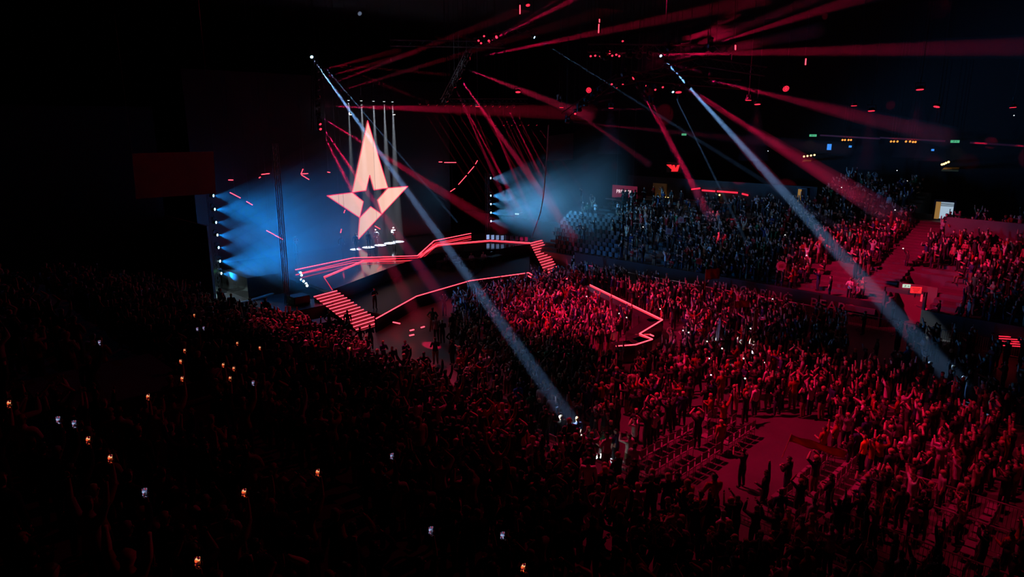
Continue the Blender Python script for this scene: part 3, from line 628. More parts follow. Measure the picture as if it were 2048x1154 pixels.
# signs
p = at(1248, 384, X=68.4); r = empty('banner_screen', p); b = B(); box(b, (.1, 0, 0), (.12, 3.6, 1.5)); obj('panel', b, emat('dim_red_panel', (.25, .02, .06), .5, False), r)
text_mesh('PREMIER', .62, M['sign_w'], (.02, 0, 0), (math.radians(90), 0, math.radians(-90)), .01, 'lettering', r)
b = B(); box(b, (.1, 0, -1.0), (.3, 5.5, .12)); obj('ledge', b, M['steel'], r)
b = B(); tube(b, (.1, 1.2, .7), (.1, 1.2, 26 - p.z), .02, n=4); tube(b, (.1, -1.2, .7), (.1, -1.2, 26 - p.z), .02, n=4); obj('hoist_chain', b, M['metal'], r)
tag(r, 'dim red screen with the word PREMIER over the far stand', 'screen')
def poly_sign(polys, X_, label, m, name='logo_sign'):
    pts = [[at(*q, X=X_) for q in pl] for pl in polys]; c = sum([p for pl in pts for p in pl], Vector()) / sum(len(pl) for pl in pts)
    r = empty(name, c); b = B()
    for pl in pts:
        f = [b.verts.new(p - c) for p in pl]; g = [b.verts.new(p - c + Vector((.12, 0, 0))) for p in pl]; b.faces.new(f)
        for i in range(len(f)): b.faces.new((f[i], g[i], g[(i + 1) % len(f)], f[(i + 1) % len(f)]))
    obj('letters', b, m, r); ys = [(p - c).y for pl in pts for p in pl]; zs = [(p - c).z for pl in pts for p in pl]
    b = B(); box(b, (.2, 0, 0), (.1, max(ys) - min(ys) + .4, max(zs) - min(zs) + .4)); tube(b, (.2, 0, 0), (.2, 0, 26 - c.z), .02, n=4); obj('backing', b, M['plastic'], r); tag(r, label, 'sign')
poly_sign([[(1332.8, 329.3), (1341.6, 329.3), (1343.1, 333.1), (1343.2, 339)], [(1342.5, 343), (1345, 330.2), (1348.4, 330.2), (1350.5, 338)], [(1350.5, 338), (1354.3, 330.2), (1358.1, 330.2), (1354.3, 343), (1342.5, 343)]], 74, 'glowing red angular letter sign high over the far stand', M['sign_r'])
for i, (p0, p1) in enumerate((((1383, 380), (1400, 378)), ((1404, 382), (1430, 384)), ((1434, 384), (1475, 387)), ((1484, 389), (1496, 392)))):
    o = strip('light_bar', at(*p0, X=70.35), at(*p1, X=70.35), M['strip_dim'], None, .1, .16); tag(o, 'wavy glowing red bar on the far stand rear wall, part of a broken line', 'light bar', 'broken red line on the far stand rear wall')
for (x0, x1, y0, y1, lab) in ((1655, 1662, 288, 300, 'tall blue screen in the upper bar'), (1698, 1703, 291, 295, 'tiny blue screen in the middle of the upper bar'), (1863, 1868, 298, 302, 'tiny blue screen at the right of the upper bar')):
    a = at(x0, y0, X=XF); c = at(x1, y1, X=XF); r = empty('wall_screen', (a + c) / 2); b = B(); box(b, (0, 0, 0), (.06, abs(a.y - c.y), a.z - c.z)); obj('display', b, M['bluescr'], r); b = B(); box(b, (.06, 0, 0), (.08, abs(a.y - c.y) + .1, a.z - c.z + .1)); obj('casing', b, M['plastic'], r); tag(r, lab, 'screen')
# fabric banner on the front wall
p0, p1 = at(1484, 566, X=53.1), at(1638, 600, X=53.1)
r = empty('fabric_banner', (53.05, (p0.y + p1.y) / 2, 0)); L = abs(p0.y - p1.y)
b = B(); box(b, (0, 0, .95), (.03, L, 1.5)); obj('cloth', b, mat('banner_cloth', (.02, .02, .022), .9), r)
text_mesh("I'M ROARING    BEARS", 1.1, mat('banner_paint', (.30, .22, .22), .9), (-.03, 0, .95), (math.radians(90), 0, math.radians(-90)), .005, 'lettering', r, 1.08)
tag(r, "long black cloth banner painted I'M ROARING BEARS on the far stand front", 'banner')
# tunnel mouth
tb = at(1820, 655, z=0); r = empty('tunnel_mouth', (53.6, (vy0 + vy1) / 2, 0)); W_ = vy1 - vy0
for s in (-1, 1): bx('jamb', (0, s * W_ / 2, 1.5), (.4, .15, 3.0), M['conc'], r)
bx('lintel', (0, 0, 2.85), (.4, W_, .3), M['conc'], r); b = B(); box(b, (3.2, 0, 1.4), (.1, W_, 2.8)); obj('back_wall', b, mat('tunnel_wall', (.25, .3, .2), .8), r)
tag(r, 'dark tunnel mouth under the white exit sign in the far stand', 'tunnel entrance')
p = at(1832, 580, X=52.9); r = empty('notice_board', p, -1.0); bx('panel', (0, 0, 0), (.7, .06, .45), M['sign_r'], r); b = B()
for k in range(3): box(b, (0, -.04, .12 - .12 * k), (.5 - .1 * k, .02, .03))
obj('printed_lines', b, M['cloth_w'], r); bx('bracket', (0, .05, -.35), (.05, .05, .4), M['metal'], r); tag(r, 'small tilted red notice board beside the white exit sign', 'sign')
p = at(1843, 596, X=53.2); r = empty('light_bar', p); bx('diffuser', (0, 0, 0), (.06, .1, .5), M['strip_dim'], r); tag(r, 'short upright red light bar at the tunnel mouth', 'light bar')
# stand walls: horizontal wall in right block
p0, p1 = at(1895, 434, far=2.2), at(2100, 452, far=2.2)
o = strip('block_wall', p0 - Vector((0, 0, 1.6)), p1 - Vector((0, 0, 1.6)), M['conc'], None, .2, 1.6); tag(o, 'low wall crossing the right block of the far stand', 'low wall')
# mixing position at far right
for i in range(5):
    p = at(2022, 672 + i * 4.5, z=1.0 - i * .0); 
    o = strip('light_bar', at(1998, 673 + i * 4.5, z=1.0), at(2048, 676 + i * 4.5, z=1.0), M['strip_dim'], None, .08, .04); tag(o, 'slim red bar in the stack at the far right edge', 'light bar', 'stack of slim red bars at the far right edge')
p = at(2024, 700, z=0); r = empty('control_desk', p, .3); bx('tabletop', (0, 0, .9), (4, 1.2, .08), M['plastic'], r)
for s in (-1.8, 1.8): bx('leg', (s, 0, .43), (.1, 1, .86), M['metal'], r)
tag(r, 'dark control desk at the far right edge behind the floor crowd', 'desk')
# near stand: vomitory block and rail
q = at(225, 762, near=1.0); r = empty('tunnel_block', (q.x, q.y, 0)); bx('side_wall', (0, 0, znear(q.x) / 2 + .35), (3.4, 5.0, znear(q.x) + .7), mat('tunnel_block_paint', (.10, .07, .05), .8, noise=.2), r); bx('coping', (0, 0, znear(q.x) + .74), (3.5, 5.1, .08), M['conc'], r)
bx('handrail', (0, -2.4, znear(q.x) + 1.0), (3.4, .05, .5), M['metal'], r)
tag(r, 'broad dim brownish tunnel block in the dark near stand', 'tunnel block')
TB = (q.x, q.y)

# ------------------------------------------------------------------ people
def vec(*a): return Vector(a)
def arm_points(pose, s):
    """elbow, wrist, hand and finger direction for one side (s = -1 left, 1 right); the figure faces +y"""
    dirs = {
        'down': ((.18, .02, -1), (.04, .28, -1)), 'up': ((.42, .12, .9), (.06, .12, 1)), 'wide_up': ((.8, .1, .6), (.45, .1, 1)),
        'clap': ((.22, .38, -.9), (-.62, .75, .35)), 'clap_high': ((.45, .55, .65), (-.75, .2, .7)), 'film': ((.3, .85, .0), (-.42, .4, .8)),
        'phone': ((.25, .5, .7), (-.05, .3, .95)), 'fist': ((.35, .1, .95), (.0, .05, 1)), 'cross': ((.2, .25, -.95), (-.95, .42, .08)),
        'hips': ((.65, -.15, -.8), (-.55, .25, -.6)), 'head': ((.9, .1, .4), (-.75, .05, .7)), 'lap': ((.15, .25, -.95), (-.1, .85, -.2)),
        'swing_f': ((.1, .35, -.95), (0, .6, -.8)), 'swing_b': ((.12, -.35, -.95), (0, .0, -1)), 'bend': ((.2, .1, -1), (-.1, .9, .25)), 'point': ((.35, .8, .35), (.1, .9, .35)),
    }[pose]
    u, f = [Vector((d[0] * s, d[1], d[2])).normalized() for d in dirs]
    S = vec(.19 * s, 0, 1.42); E_ = S + u * .29; W_ = E_ + f * .26
    return S, E_, W_, f
POSES = {  # name: (left arm, right arm, legs)
    'standing': ('down', 'down', 'stand'), 'with both arms raised': ('up', 'up', 'stand'), 'clapping': ('clap', 'clap', 'stand'), 'clapping overhead': ('clap_high', 'clap_high', 'stand'),
    'filming with both hands': ('film', 'film', 'stand'), 'holding one arm up': ('down', 'phone', 'stand'), 'punching a fist up': ('bend', 'fist', 'apart'), 'with folded arms': ('cross', 'cross', 'stand'),
    'with hands on hips': ('hips', 'hips', 'apart'), 'holding the head': ('head', 'head', 'stand'), 'walking': ('swing_f', 'swing_b', 'walk'), 'seated': ('lap', 'lap', 'sit'),
    'seated and clapping': ('clap', 'clap', 'sit'), 'with arms spread up': ('wide_up', 'wide_up', 'apart'), 'pointing ahead': ('down', 'point', 'stand'),
}
def build_body(pose, hi):
    la, ra, legs = POSES[pose]
    V = []; R = []; E_ = []; Z = []     # verts, radii, edges, bones(zone)
    def v(p, rx, ry=None): V.append(Vector(p)); R.append((rx, ry or rx)); return len(V) - 1
    def e(a, b_, z): E_.append((a, b_)); Z.append(z)
    pel = v((0, 0, .95), .15, .11); sp = v((0, .01, 1.12), .125, .095); ch = v((0, 0, 1.32), .165, .105); nb = v((0, -.01, 1.45), .075, .07)
    nk = v((0, .0, 1.53), .052); jw = v((0, .03, 1.60), .066, .072); sk = v((0, .012, 1.68), .078, .09); tp = v((0, .005, 1.745), .05, .06)
    e(pel, sp, 't'); e(sp, ch, 't'); e(ch, nb, 't'); e(nb, nk, 'n'); e(nk, jw, 'n'); e(jw, sk, 'h'); e(sk, tp, 'h')
    hands = []
    for s, ap in ((-1, la), (1, ra)):
        S, El, W_, f = arm_points(ap, s)
        a = v(S, .068, .065); m1 = v(S.lerp(El, .5), .052); b_ = v(El, .044); c = v(El.lerp(W_, .45), .042); d = v(W_, .028, .03); h = v(W_ + f * .075, .036, .02)
        e(ch, a, 't'); e(a, m1, 't'); e(m1, b_, 'u'); e(b_, c, 'f'); e(c, d, 'f'); e(d, h, 'x'); hands.append((s, W_, f))
    for s in (-1, 1):
        hp = vec(.1 * s, 0, .88)
        if legs == 'sit': kn, an = vec(.13 * s, .42, .92), vec(.13 * s, .44, .5)
        elif legs == 'walk': kn, an = (vec(.1 * s, .2, .5), vec(.1 * s, .26, .1)) if s > 0 else (vec(.1 * s, -.02, .5), vec(.1 * s, -.32, .16))
        elif legs == 'apart': kn, an = vec(.17 * s, .04, .49), vec(.22 * s, -.02, .09)
        else: kn, an = vec(.11 * s, .03, .49), vec(.12 * s, -.02, .09)
        a = v(hp, .088, .092); t_ = v(hp.lerp(kn, .5), .074); b_ = v(kn, .056); c = v(kn.lerp(an, .4), .055); d = v(an, .038); to = v(an + vec(.02 * s, .15, -.045), .036, .028)
        e(pel, a, 'l'); e(a, t_, 'l'); e(t_, b_, 'l'); e(b_, c, 'l'); e(c, d, 'l'); e(d, to, 's')
    me = bpy.data.meshes.new('skeleton'); me.from_pydata(V, E_, []); o = bpy.data.objects.new('skeleton', me); COL.objects.link(o)
    md = o.modifiers.new('skin', 'SKIN'); md.use_smooth_shade = True; md.branch_smoothing = .3
    for i, sv in enumerate(me.skin_vertices[0].data): sv.radius = R[i]; sv.use_root = (i == 0)
    if hi: ss = o.modifiers.new('sub', 'SUBSURF'); ss.levels = 1; ss.render_levels = 1
    dg = bpy.context.evaluated_depsgraph_get(); ev = o.evaluated_get(dg); m2 = bpy.data.meshes.new_from_object(ev)
    bpy.data.objects.remove(o)
    bm = bmesh.new(); bm.from_mesh(m2); bpy.data.meshes.remove(m2)
    zl = bm.faces.layers.int.new('zone'); codes = {'skin': 0, 'top': 1, 'sleeve': 2, 'legs': 3, 'shoe': 4, 'hair': 5, 'eye': 6, 'band': 2}
    segs = [(V[a], V[b_], z) for (a, b_), z in zip(E_, Z)]
    def dist(p, a, b_):
        ab = b_ - a; t = max(0, min(1, (p - a).dot(ab) / max(1e-9, ab.dot(ab)))); return (p - (a + ab * t)).length
    for f in bm.faces:
        c = f.calc_center_median(); z = min(segs, key=lambda s_: dist(c, s_[0], s_[1]) - (.03 if s_[2] == 't' else 0))[2]
        if z == 't' or (z == 'l' and c.z > .93 and legs != 'sit'): k = 1
        elif z == 'u': k = 1
        elif z == 'f': k = 2
        elif z == 'l': k = 3
        elif z == 's': k = 4
        elif z in 'nh' and (c.z > 1.70 or (c.y < .0 and c.z > 1.56)): k = 5
        else: k = 0
        f[zl] = k
    if hi:
        for (s, W_, f) in hands:
            pc = W_ + f * .06; side = f.cross(Vector((0, 0, 1)));  side = side.normalized() if side.length > .2 else Vector((1, 0, 0)); side *= 1
            side = (Vector((s, 0, 0)) - f * f.dot(Vector((s, 0, 0)))).normalized(); nrm = f.cross(side).normalized()
            for k, ln in enumerate((.062, .072, .068, .052)):
                a = pc + side * (-.027 + .018 * k) + f * .03; m_ = a + f * ln * .55 + nrm * .006; t_ = m_ + (f * .8 + nrm * .6).normalized() * ln * .5
                tube(bm, a, m_, .0095, .0085, 5); tube(bm, m_, t_, .0085, .0065, 5)
            a = pc - side * .025 - f * .01; m_ = a - side * .03 + f * .025; tube(bm, a, m_, .011, .009, 5); tube(bm, m_, m_ + f * .028 - side * .006, .009, .007, 5)
        for s in (-1, 1):
            c = vec(.03 * s, .098, 1.675); bmesh.ops.create_icosphere(bm, subdivisions=1, radius=.012, matrix=Matrix.Translation(c))
            tube(bm, (.078 * s, .0, 1.68), (.095 * s, -.01, 1.65), .022, .012, 6)      # ears
            tube(bm, (.018 * s, .1, 1.695), (.045 * s, .09, 1.697), .006, .005, 4)       # brows
        tube(bm, (0, .09, 1.685), (0, .122, 1.645), .008, .016, 6)                        # nose
        tube(bm, (-.022, .1, 1.612), (.022, .1, 1.612), .006, .006, 4)                      # mouth
    bm.faces.ensure_lookup_table()
    if legs == 'sit':
        for q in bm.verts: q.co.z -= .43
    bm.verts.index_update()
    return bm, zl
def split_parts(bm, zl, zones, off):
    nb = bm.copy(); z2 = nb.faces.layers.int['zone']
    bmesh.ops.delete(nb, geom=[f for f in nb.faces if f[z2] not in zones], context='FACES')
    nb.normal_update()
    for q in nb.verts: q.co += q.normal * off
    return nb
HI = {}; LO = {}
def mesh_of(bm, name, mats, smooth=True):
    me = bpy.data.meshes.new(name); bm.to_mesh(me)
    for m_ in mats: me.materials.append(m_)
    if smooth: me.shade_smooth()
    return me
SKIN = [mat('skin_fair', (.62, .42, .33), .6), mat('skin_tan', (.45, .28, .2), .6)]
HAIRM = {'dark hair': mat('hair_dark', (.02, .015, .012), .5), 'brown hair': mat('hair_brown', (.07, .035, .018), .5), 'blond hair': mat('hair_blond', (.45, .32, .15), .5), 'grey hair': mat('hair_grey', (.3, .3, .3), .6)}
TOPM = {'black': mat('cloth_black', (.012, .012, .013), .85), 'dark grey': mat('cloth_dark_grey', (.045, .045, .05), .85), 'pale grey': mat('cloth_pale_grey', (.4, .4, .4), .85), 'white': mat('cloth_white', (.75, .75, .74), .8),
        'red': mat('cloth_red', (.35, .015, .02), .8), 'navy': mat('cloth_navy', (.02, .035, .12), .85), 'green': mat('cloth_green', (.03, .14, .06), .85), 'beige': mat('cloth_beige', (.42, .33, .22), .85), 'blue': mat('cloth_blue', (.04, .15, .6), .8), 'yellow': M['yellow']}
LEGM = [mat('denim', (.03, .045, .09), .85), mat('trousers_black', (.015, .015, .017), .85), mat('trousers_khaki', (.2, .16, .1), .85)]
SHOEM = mat('shoe_dark', (.03, .03, .03), .6)
def hi_person(pose):
    if pose in HI: return HI[pose]
    bm, zl = build_body(pose, True)
    d = {'body': mesh_of(bm, 'person', [SKIN[0]])}
    for n, zs, off in (('shirt', (1,), .014), ('long_sleeved_top', (1, 2), .015), ('trousers', (3,), .014), ('shoes', (4,), .012), ('hair', (5,), .016)):
        b2 = split_parts(bm, zl, zs, off); d[n] = mesh_of(b2, n, [SHOEM]); b2.free()
    bm.free(); HI[pose] = d; return d
def place_person(pose, loc, rz, top, sleeve, hair, label, group=None, skin=0, leg=0, scale=1.0, legm=None):
    d = hi_person(pose)
    o = bpy.data.objects.new('person', d['body']); COL.objects.link(o); o.location = loc; o.rotation_euler = (0, 0, rz); o.scale = (scale,) * 3
    o.material_slots[0].link = 'OBJECT'; o.material_slots[0].material = SKIN[skin]
    for n, m_ in (('long_sleeved_top' if sleeve else 'shirt', TOPM[top]), ('trousers', legm or LEGM[leg]), ('shoes', SHOEM), ('hair', HAIRM[hair])):
        c = bpy.data.objects.new(n, d[n]); COL.objects.link(c); c.parent = o; c.material_slots[0].link = 'OBJECT'; c.material_slots[0].material = m_
    tag(o, label, 'person', group); return o
def face_to(p, t): return math.atan2(t[1] - p[1], t[0] - p[0]) - math.pi / 2
STG = (38, 62)
HITS = []   # places taken by the hand-placed people
def special(px, py, z, pose, tgt, top, sleeve, hair, label, group=None, near=None, far=None, leg=1, **k):
    p = at(px, py, near=near) if near is not None else (at(px, py, far=far) if far is not None else at(px, py, z=z))
    if near is not None: p.z = znear(p.x)+.0
    HITS.append((p.x, p.y)); t = tgt if isinstance(tgt, tuple) else (p.x + math.cos(tgt), p.y + math.sin(tgt))
    place_person(pose, p, face_to(p, t), top, sleeve, hair, label, group, leg=leg, **k); return p
CAMP = (0, 0)
# people on the stage
for (x, y, pose, top, lab) in ((712, 500, 'walking', 'black', 'person in black walking over the first white spot at the foot of the star'), (738, 496, 'standing', 'black', 'person in black standing on the second white spot of the stage'), (752, 491, 'with hands on hips', 'dark grey', 'person in dark grey top with hands on hips by the middle white spot'), (788, 486, 'clapping', 'pale grey', 'person in pale grey top clapping beside the rightmost white spot'), (684, 505, 'walking', 'black', 'dim person walking in the blue haze left of the white spots')):
    special(x, y, ZU, pose, (30, 20), top, True, 'dark hair', lab)
special(593, 505, ZU, 'with folded arms', (30, 30), 'red', True, 'dark hair', 'person in red at the far left edge of the stage')
special(750, 619, ZP, 'clapping', (24, 10), 'black', False, 'dark hair', 'lone person in black standing in the dark pit above the front light line')
for i, (x, y) in enumerate(((893, 532), (919, 531), (943, 528), (967, 525))): special(x, y + 3, ZP, 'seated', (34, 20), 'white' if i > 1 else 'pale grey', True, 'dark hair', 'player seated behind the %s desk in the stage pit' % ('leftmost', 'second', 'middle', 'fourth')[i])
# spotlit pair
special(1153, 905, .0, 'standing', (30, 40), 'navy', False, 'blond hair', 'man in dark blue shirt lit white by the long beam', leg=0)
special(1205, 935, .0, 'with hands on hips', (40, 30), 'green', False, 'dark hair', 'person in green shirt and pale trousers lit white beside the spotlit man', legm=M['cloth_w'])
special(1146, 870, .0, 'filming with both hands', (22, 14), 'dark grey', True, 'dark hair', 'camera operator in dark grey right behind the spotlit man')
special(1722, 945, .0, 'pointing ahead', STG, 'yellow', False, 'brown hair', 'person in bright yellow shirt among the floor crowd')
special(1455, 1105, .0, 'holding the head', STG, 'black', False, 'dark hair', 'person in black holding the head at the end of the floor aisle')
special(1620, 1085, .0, 'pointing ahead', STG, 'white', False, 'dark hair', 'person in white shirt pointing, near the lower floor barrier')
special(1482, 975, .0, 'filming with both hands', STG, 'dark grey', False, 'dark hair', 'person filming beside the empty floor aisle')
special(1036, 830, .0, 'standing', STG, 'blue', False, 'dark hair', 'person in plain blue shirt at the near barrier')
special(975, 740, .0, 'standing', STG, 'pale grey', False, 'dark hair', 'person in pale shirt seen from behind left of the long beam')
special(925, 700, .0, 'with both arms raised', STG, 'black', False, 'dark hair', 'person with both arms raised in a row of black shirts by the stage')
special(946, 715, .0, 'clapping overhead', STG, 'red', False, 'dark hair', 'person in red with hands joined overhead by the stage')
special(1322, 655, .0, 'with arms spread up', STG, 'red', False, 'dark hair', 'tall lone person in red standing at the corner of the zigzag light line')
for i, (x, y) in enumerate(((1443, 715), (1450, 725), (1505, 735), (1520, 728))): special(x, y, 0, ('with both arms raised', 'filming with both hands', 'clapping overhead', 'standing')[i], (40, 60), ('white', 'green', 'white', 'blue')[i], False, 'dark hair', ('person in white with raised arms in the small white light pool', 'person in green filming in the small white light pool', 'person in white clapping overhead beside a torch-lit banner', 'person in blue standing right of the white light pool')[i])
for i, x in enumerate((1697, 1712, 1722)): special(x, 600, 0, ('clapping', 'seated', 'filming with both hands')[i], (30, 20), ('white', 'pale grey', 'beige')[i], True, 'blond hair', ('person in white clapping left of the tunnel mouth', 'person in pale grey sitting left of the tunnel mouth', 'person in beige filming left of the tunnel mouth')[i], far=0.0)
special(1845, 655, 0, 'pointing ahead', (30, 30), 'white', True, 'blond hair', 'person in white flinging an arm out at the tunnel mouth')
special(1782, 640, 0, 'with folded arms', (30, 30), 'pale grey', False, 'dark hair', 'person in pale grey standing left of the tunnel mouth')
# security staff standing along the near barrier by the left stairs
sec = [(673, 688), (700, 690), (722, 705), (742, 700), (671, 712), (697, 722), (735, 725), (768, 735), (786, 748), (815, 745), (660, 668), (812, 735), (697, 668), (566, 680), (588, 690), (622, 700)]
for i, (x, y) in enumerate(sec):
    special(x, y, 0, ('standing', 'with folded arms', 'with hands on hips', 'clapping')[i % 4], (24, 10) if i % 3 else STG, ('black', 'dark grey', 'black', 'navy')[i % 4], bool(i % 2), ('dark hair', 'brown hair', 'dark hair', 'blond hair')[(i // 2) % 4],
            '%s staff member in %s %s %s the left stage stairs' % (('tall', 'broad', 'slim')[i % 3], ('black', 'dark grey', 'black', 'navy')[i % 4], ('standing', 'with folded arms', 'with hands on hips', 'clapping')[i % 4], ('before', 'beside', 'some way off', 'facing')[(i + i // 4) % 4]), 'staff along the near barrier')
# phones held up in the dark near stand: (pixel, screen colour)
PH = [(297, 800, 0), (178, 888, 0), (222, 925, 0), (291, 993, 1), (489, 993, 0), (397, 1133, 0), (20, 815, 0), (150, 855, 1), (636, 952, 0), (1005, 1078, 1), (1046, 1143, 0), (200, 690, 1), (461, 762, 0), (468, 742, 0), (507, 771, 1), (389, 634, 0), (365, 763, 0), (118, 847, 1), (520, 700, 0), (700, 700, 0), (395, 662, 1), (370, 706, 0), (362, 728, 0), (408, 660, 1), (862, 1068, 1), (784, 918, 1), (447, 735, 0), (475, 691, 0), (1210, 965, 1), (1290, 964, 1), (1433, 1082, 1), (1410, 1012, 0)]
pn = {}
for i, (x, y, k) in enumerate(PH):
    far_ = x > 1200
    q = at(x, y, z=1.95) if far_ else at(x, y, near=1.98)
    hand = Vector((.22, .31, 1.95)); top = ('black', 'dark grey', 'red', 'navy', 'beige', 'green')[i % 6]; hair = list(HAIRM)[i % 4]
    rz = face_to(q, (STG[0] + random.uniform(-10, 10), STG[1]))
    off = Matrix.Rotation(rz, 3, 'Z') @ hand; p = q - off
    p.z = 0 if far_ else rownear(p.x)
    # arm tip of the 'holding one arm up' pose
    sc_ = (q.z - p.z) / hand.z
    place_person('holding one arm up', p, rz, top, bool(i % 2), hair, '%s-haired spectator in %s holding up a %s phone, %s' % (hair.split()[0], top, 'bluish' if k else 'glowing', 'by the floor barrier' if far_ else ('upper near stand' if y > 850 else ('middle of near stand' if y > 745 else 'lower near stand'))), 'spectators holding up phones', skin=i % 2, scale=sc_)
    HITS.append((p.x, p.y))
    r = empty('phone', q, rz); b = B(); box(b, (0, 0, .07), (.08, .012, .16)); bmesh.ops.bevel(b, geom=b.edges[:], offset=.004, affect='EDGES'); obj('case', b, M['plastic'], r)
    b = B(); box(b, (0, -.008, .07), (.07, .004, .14)); obj('display', b, M['phone_b' if k else 'phone'], r)
    tag(r, '%s phone screen held by %s-haired spectator in %s, %s' % ('bluish' if k else 'warm glowing', hair.split()[0], top, 'by the floor barrier' if far_ else ('high in the near stand' if y > 850 else ('mid near stand' if y > 745 else 'low in the near stand'))), 'phone', 'phones held up in the crowd')
# phone torches among the crowd
LAST = ['']
def hold_person(q, i, fl):
    if abs(q.z) < .1: return
    rz = face_to(q, (38, 40 + i % 5 * 4)); p = q - Matrix.Rotation(rz, 3, 'Z') @ Vector((.22, .31, 1.95)); p.z = 0 if fl else FS0 + FSL * .85 * int((p.x - 53.5) / .85)
    top = tops_[i % 8]; hair = list(HAIRM)[(i // 2) % 4]
    place_person('holding one arm up', p, rz, top, bool(i % 2), hair, '%s-haired spectator in %s holding up a phone torch %s' % (hair.split()[0], top, 'in the floor crowd' if fl else 'in the far stand'), 'spectators holding up phone torches', skin=i % 2, scale=max(.8, min(1.15, (q.z - p.z) / 1.95)))
    HITS.append((p.x, p.y)); LAST[0] = '%s-haired spectator in %s' % (hair.split()[0], top)
tops_ = ['black', 'dark grey', 'pale grey', 'white', 'red', 'navy', 'green', 'beige']
for i, (x, y, z) in enumerate(((1238, 627, 1.7), (1253, 635, 1.7), (1173, 593, 1.7), (1366, 661, 1.7), (1377, 665, 1.7), (1414, 683, 1.7), (1444, 697, 1.7), (1501, 657, 1.9), (1545, 598, 1.9), (1418, 717, 1.7), (1487, 717, 1.7), (1536, 302, 0), (1794, 341, 0), (1814, 362, 0), (1683, 375, 0), (1286, 454, 0), (1570, 470, 0), (1790, 420, 0), (1613, 511, 0), (1528, 725, 1.6), (1490, 757, 1.6), (1422, 750, 1.6), (1201, 917, 1.0), (1320, 618, 1.6), (2028, 231, 0), (1806, 497, 0), (660, 480, 0))[:26]):
    q = at(x, y, z=z) if z else (at(x, y, far=1.5) if y > 350 else at(x, y, X=76))
    if 0 < z or (y > 350): hold_person(q, i, z)
    r = empty('torch_light', q); b = B(); box(b, (0, 0, -.05), (.08, .02, .16)); obj('case', b, M['plastic'], r); b = B(); bmesh.ops.create_icosphere(b, subdivisions=1, radius=.045 if x != 1201 else .22); obj('lamp', b, M['torch'], r)
    tag(r, ('tiny white phone torch held by the %s %s' % (LAST[0], 'on the floor' if z else 'in the far stand') if (z or y > 350) else 'tiny white light high in the dark upper gallery') if x != 1201 else 'big glaring white hand lamp beside the spotlit man', 'torch', None if x == 1201 else 'phone torches ' + ('in the floor crowd' if z else 'in the far stand'))

# ------------------------------------------------------------------ seats, chairs, barriers
def make_chair():
    r = empty('folding_chair')
    b = B(); box(b, (0, 0, .44), (.44, .42, .05)); bmesh.ops.bevel(b, geom=b.edges[:], offset=.015, affect='EDGES'); obj('seat', b, M['chair'], r)
    b = B(); box(b, (0, -.22, .72), (.42, .04, .36)); bmesh.ops.bevel(b, geom=b.edges[:], offset=.018, segments=2, affect='EDGES'); obj('backrest', b, M['chair'], r)
    for sx in (-.2, .2):
        for sy in (-.22, .18): b = B(); tube(b, (sx, sy, 0), (sx * .95, sy, .88 if sy < 0 else .43), .014, n=5); obj('leg', b, M['rail'], r)
    return r
CH = make_chair(); chf = [True]
chair_spots = []
def blocked(x, y):
    return False
AISLE = (10.3, 12.6)
for k in range(16):                     # rows on both sides of the cross aisle
    for side in (0, 1):
        pass
for row, ys in enumerate((13.3, 14.3, 15.3, 9.6, 8.6, 7.6, 4.5, 3.5)):
    for j in range(14):
        x = 22.0 + j * .56
        px, py, _ = pix((x, ys, .5))
        if 1150 < px < 2040 and py < 1150: chair_spots.append((x, ys, row, j))
RN = ('first row behind the aisle', 'second row behind the aisle', 'third row behind the aisle', 'first row before the aisle', 'second row before the aisle', 'third row before the aisle', 'row near the lower barrier', 'row beside the lower barrier')
NTH = ['aisle-end', 'second', 'third', 'fourth', 'fifth', 'sixth', 'seventh', 'eighth', 'ninth', 'tenth', 'eleventh']
CHAIRXY = []
for (x, y, row, j) in chair_spots:
    if random.random() < .12: continue
    r = CH if chf[0] else copy_tree(CH); chf[0] = False
    r.location = (x, y, 0); r.rotation_euler = (0, 0, random.uniform(-.08, .08))
    tag(r, '%s chair from the near barrier, %s' % (NTH2[j], RN[row]), 'chair', 'floor chairs beside the aisle'); CHAIRXY.append((x, y))
def make_seat():
    r = empty('stadium_seat'); b = B(); box(b, (0, .05, .42), (.44, .38, .05)); bmesh.ops.bevel(b, geom=b.edges[:], offset=.02, affect='EDGES'); obj('seat', b, M['seat'], r)
    b = B(); box(b, (0, -.16, .66), (.44, .05, .48)); bmesh.ops.bevel(b, geom=b.edges[:], offset=.022, segments=2, affect='EDGES'); obj('backrest', b, M['seat'], r)
    b = B(); box(b, (-.15, -.05, .2), (.04, .2, .4)); box(b, (.15, -.05, .2), (.04, .2, .4)); obj('bracket', b, M['metal'], r); return r
SE = make_seat(); sef = [True]
def seat(x, y, z, rz, label, group):
    r = SE if sef[0] else copy_tree(SE); sef[0] = False; r.location = (x, y, z); r.rotation_euler = (0, 0, rz); tag(r, label, 'seat', group)
for row in range(10):
    x = 53.9 + row * .85 + .0; z = FS0 + FSL * .85 * row if row else FS0
    for j in range(14):
        y = 39.5 + j * .75 + row * .3; px, py, _ = pix((x, y, z + .5))
        if 1108 < px < 1235: seat(x, y, z, math.pi / 2, '%s empty seat from the stage end, %s row above the far front wall' % (NTH2[j], NTH2[row]), 'empty seats of the far stand, row %d' % (row + 1))
for row in range(5):
    x = XN - .4 - row * .85; z = NZ0 + NSL * .85 * row
    for j in range(16):
        y = 38.5 + j * .58
        px, py, _ = pix((x, y, z + .5))
        if 470 < px < 660: seat(x, y, z, -math.pi / 2, '%s empty seat in the %s row of the near stand, counted towards the stage' % (NTH2[j], NTH2[row]), 'empty seats at the stage end of the near stand, row %d' % (row + 1))
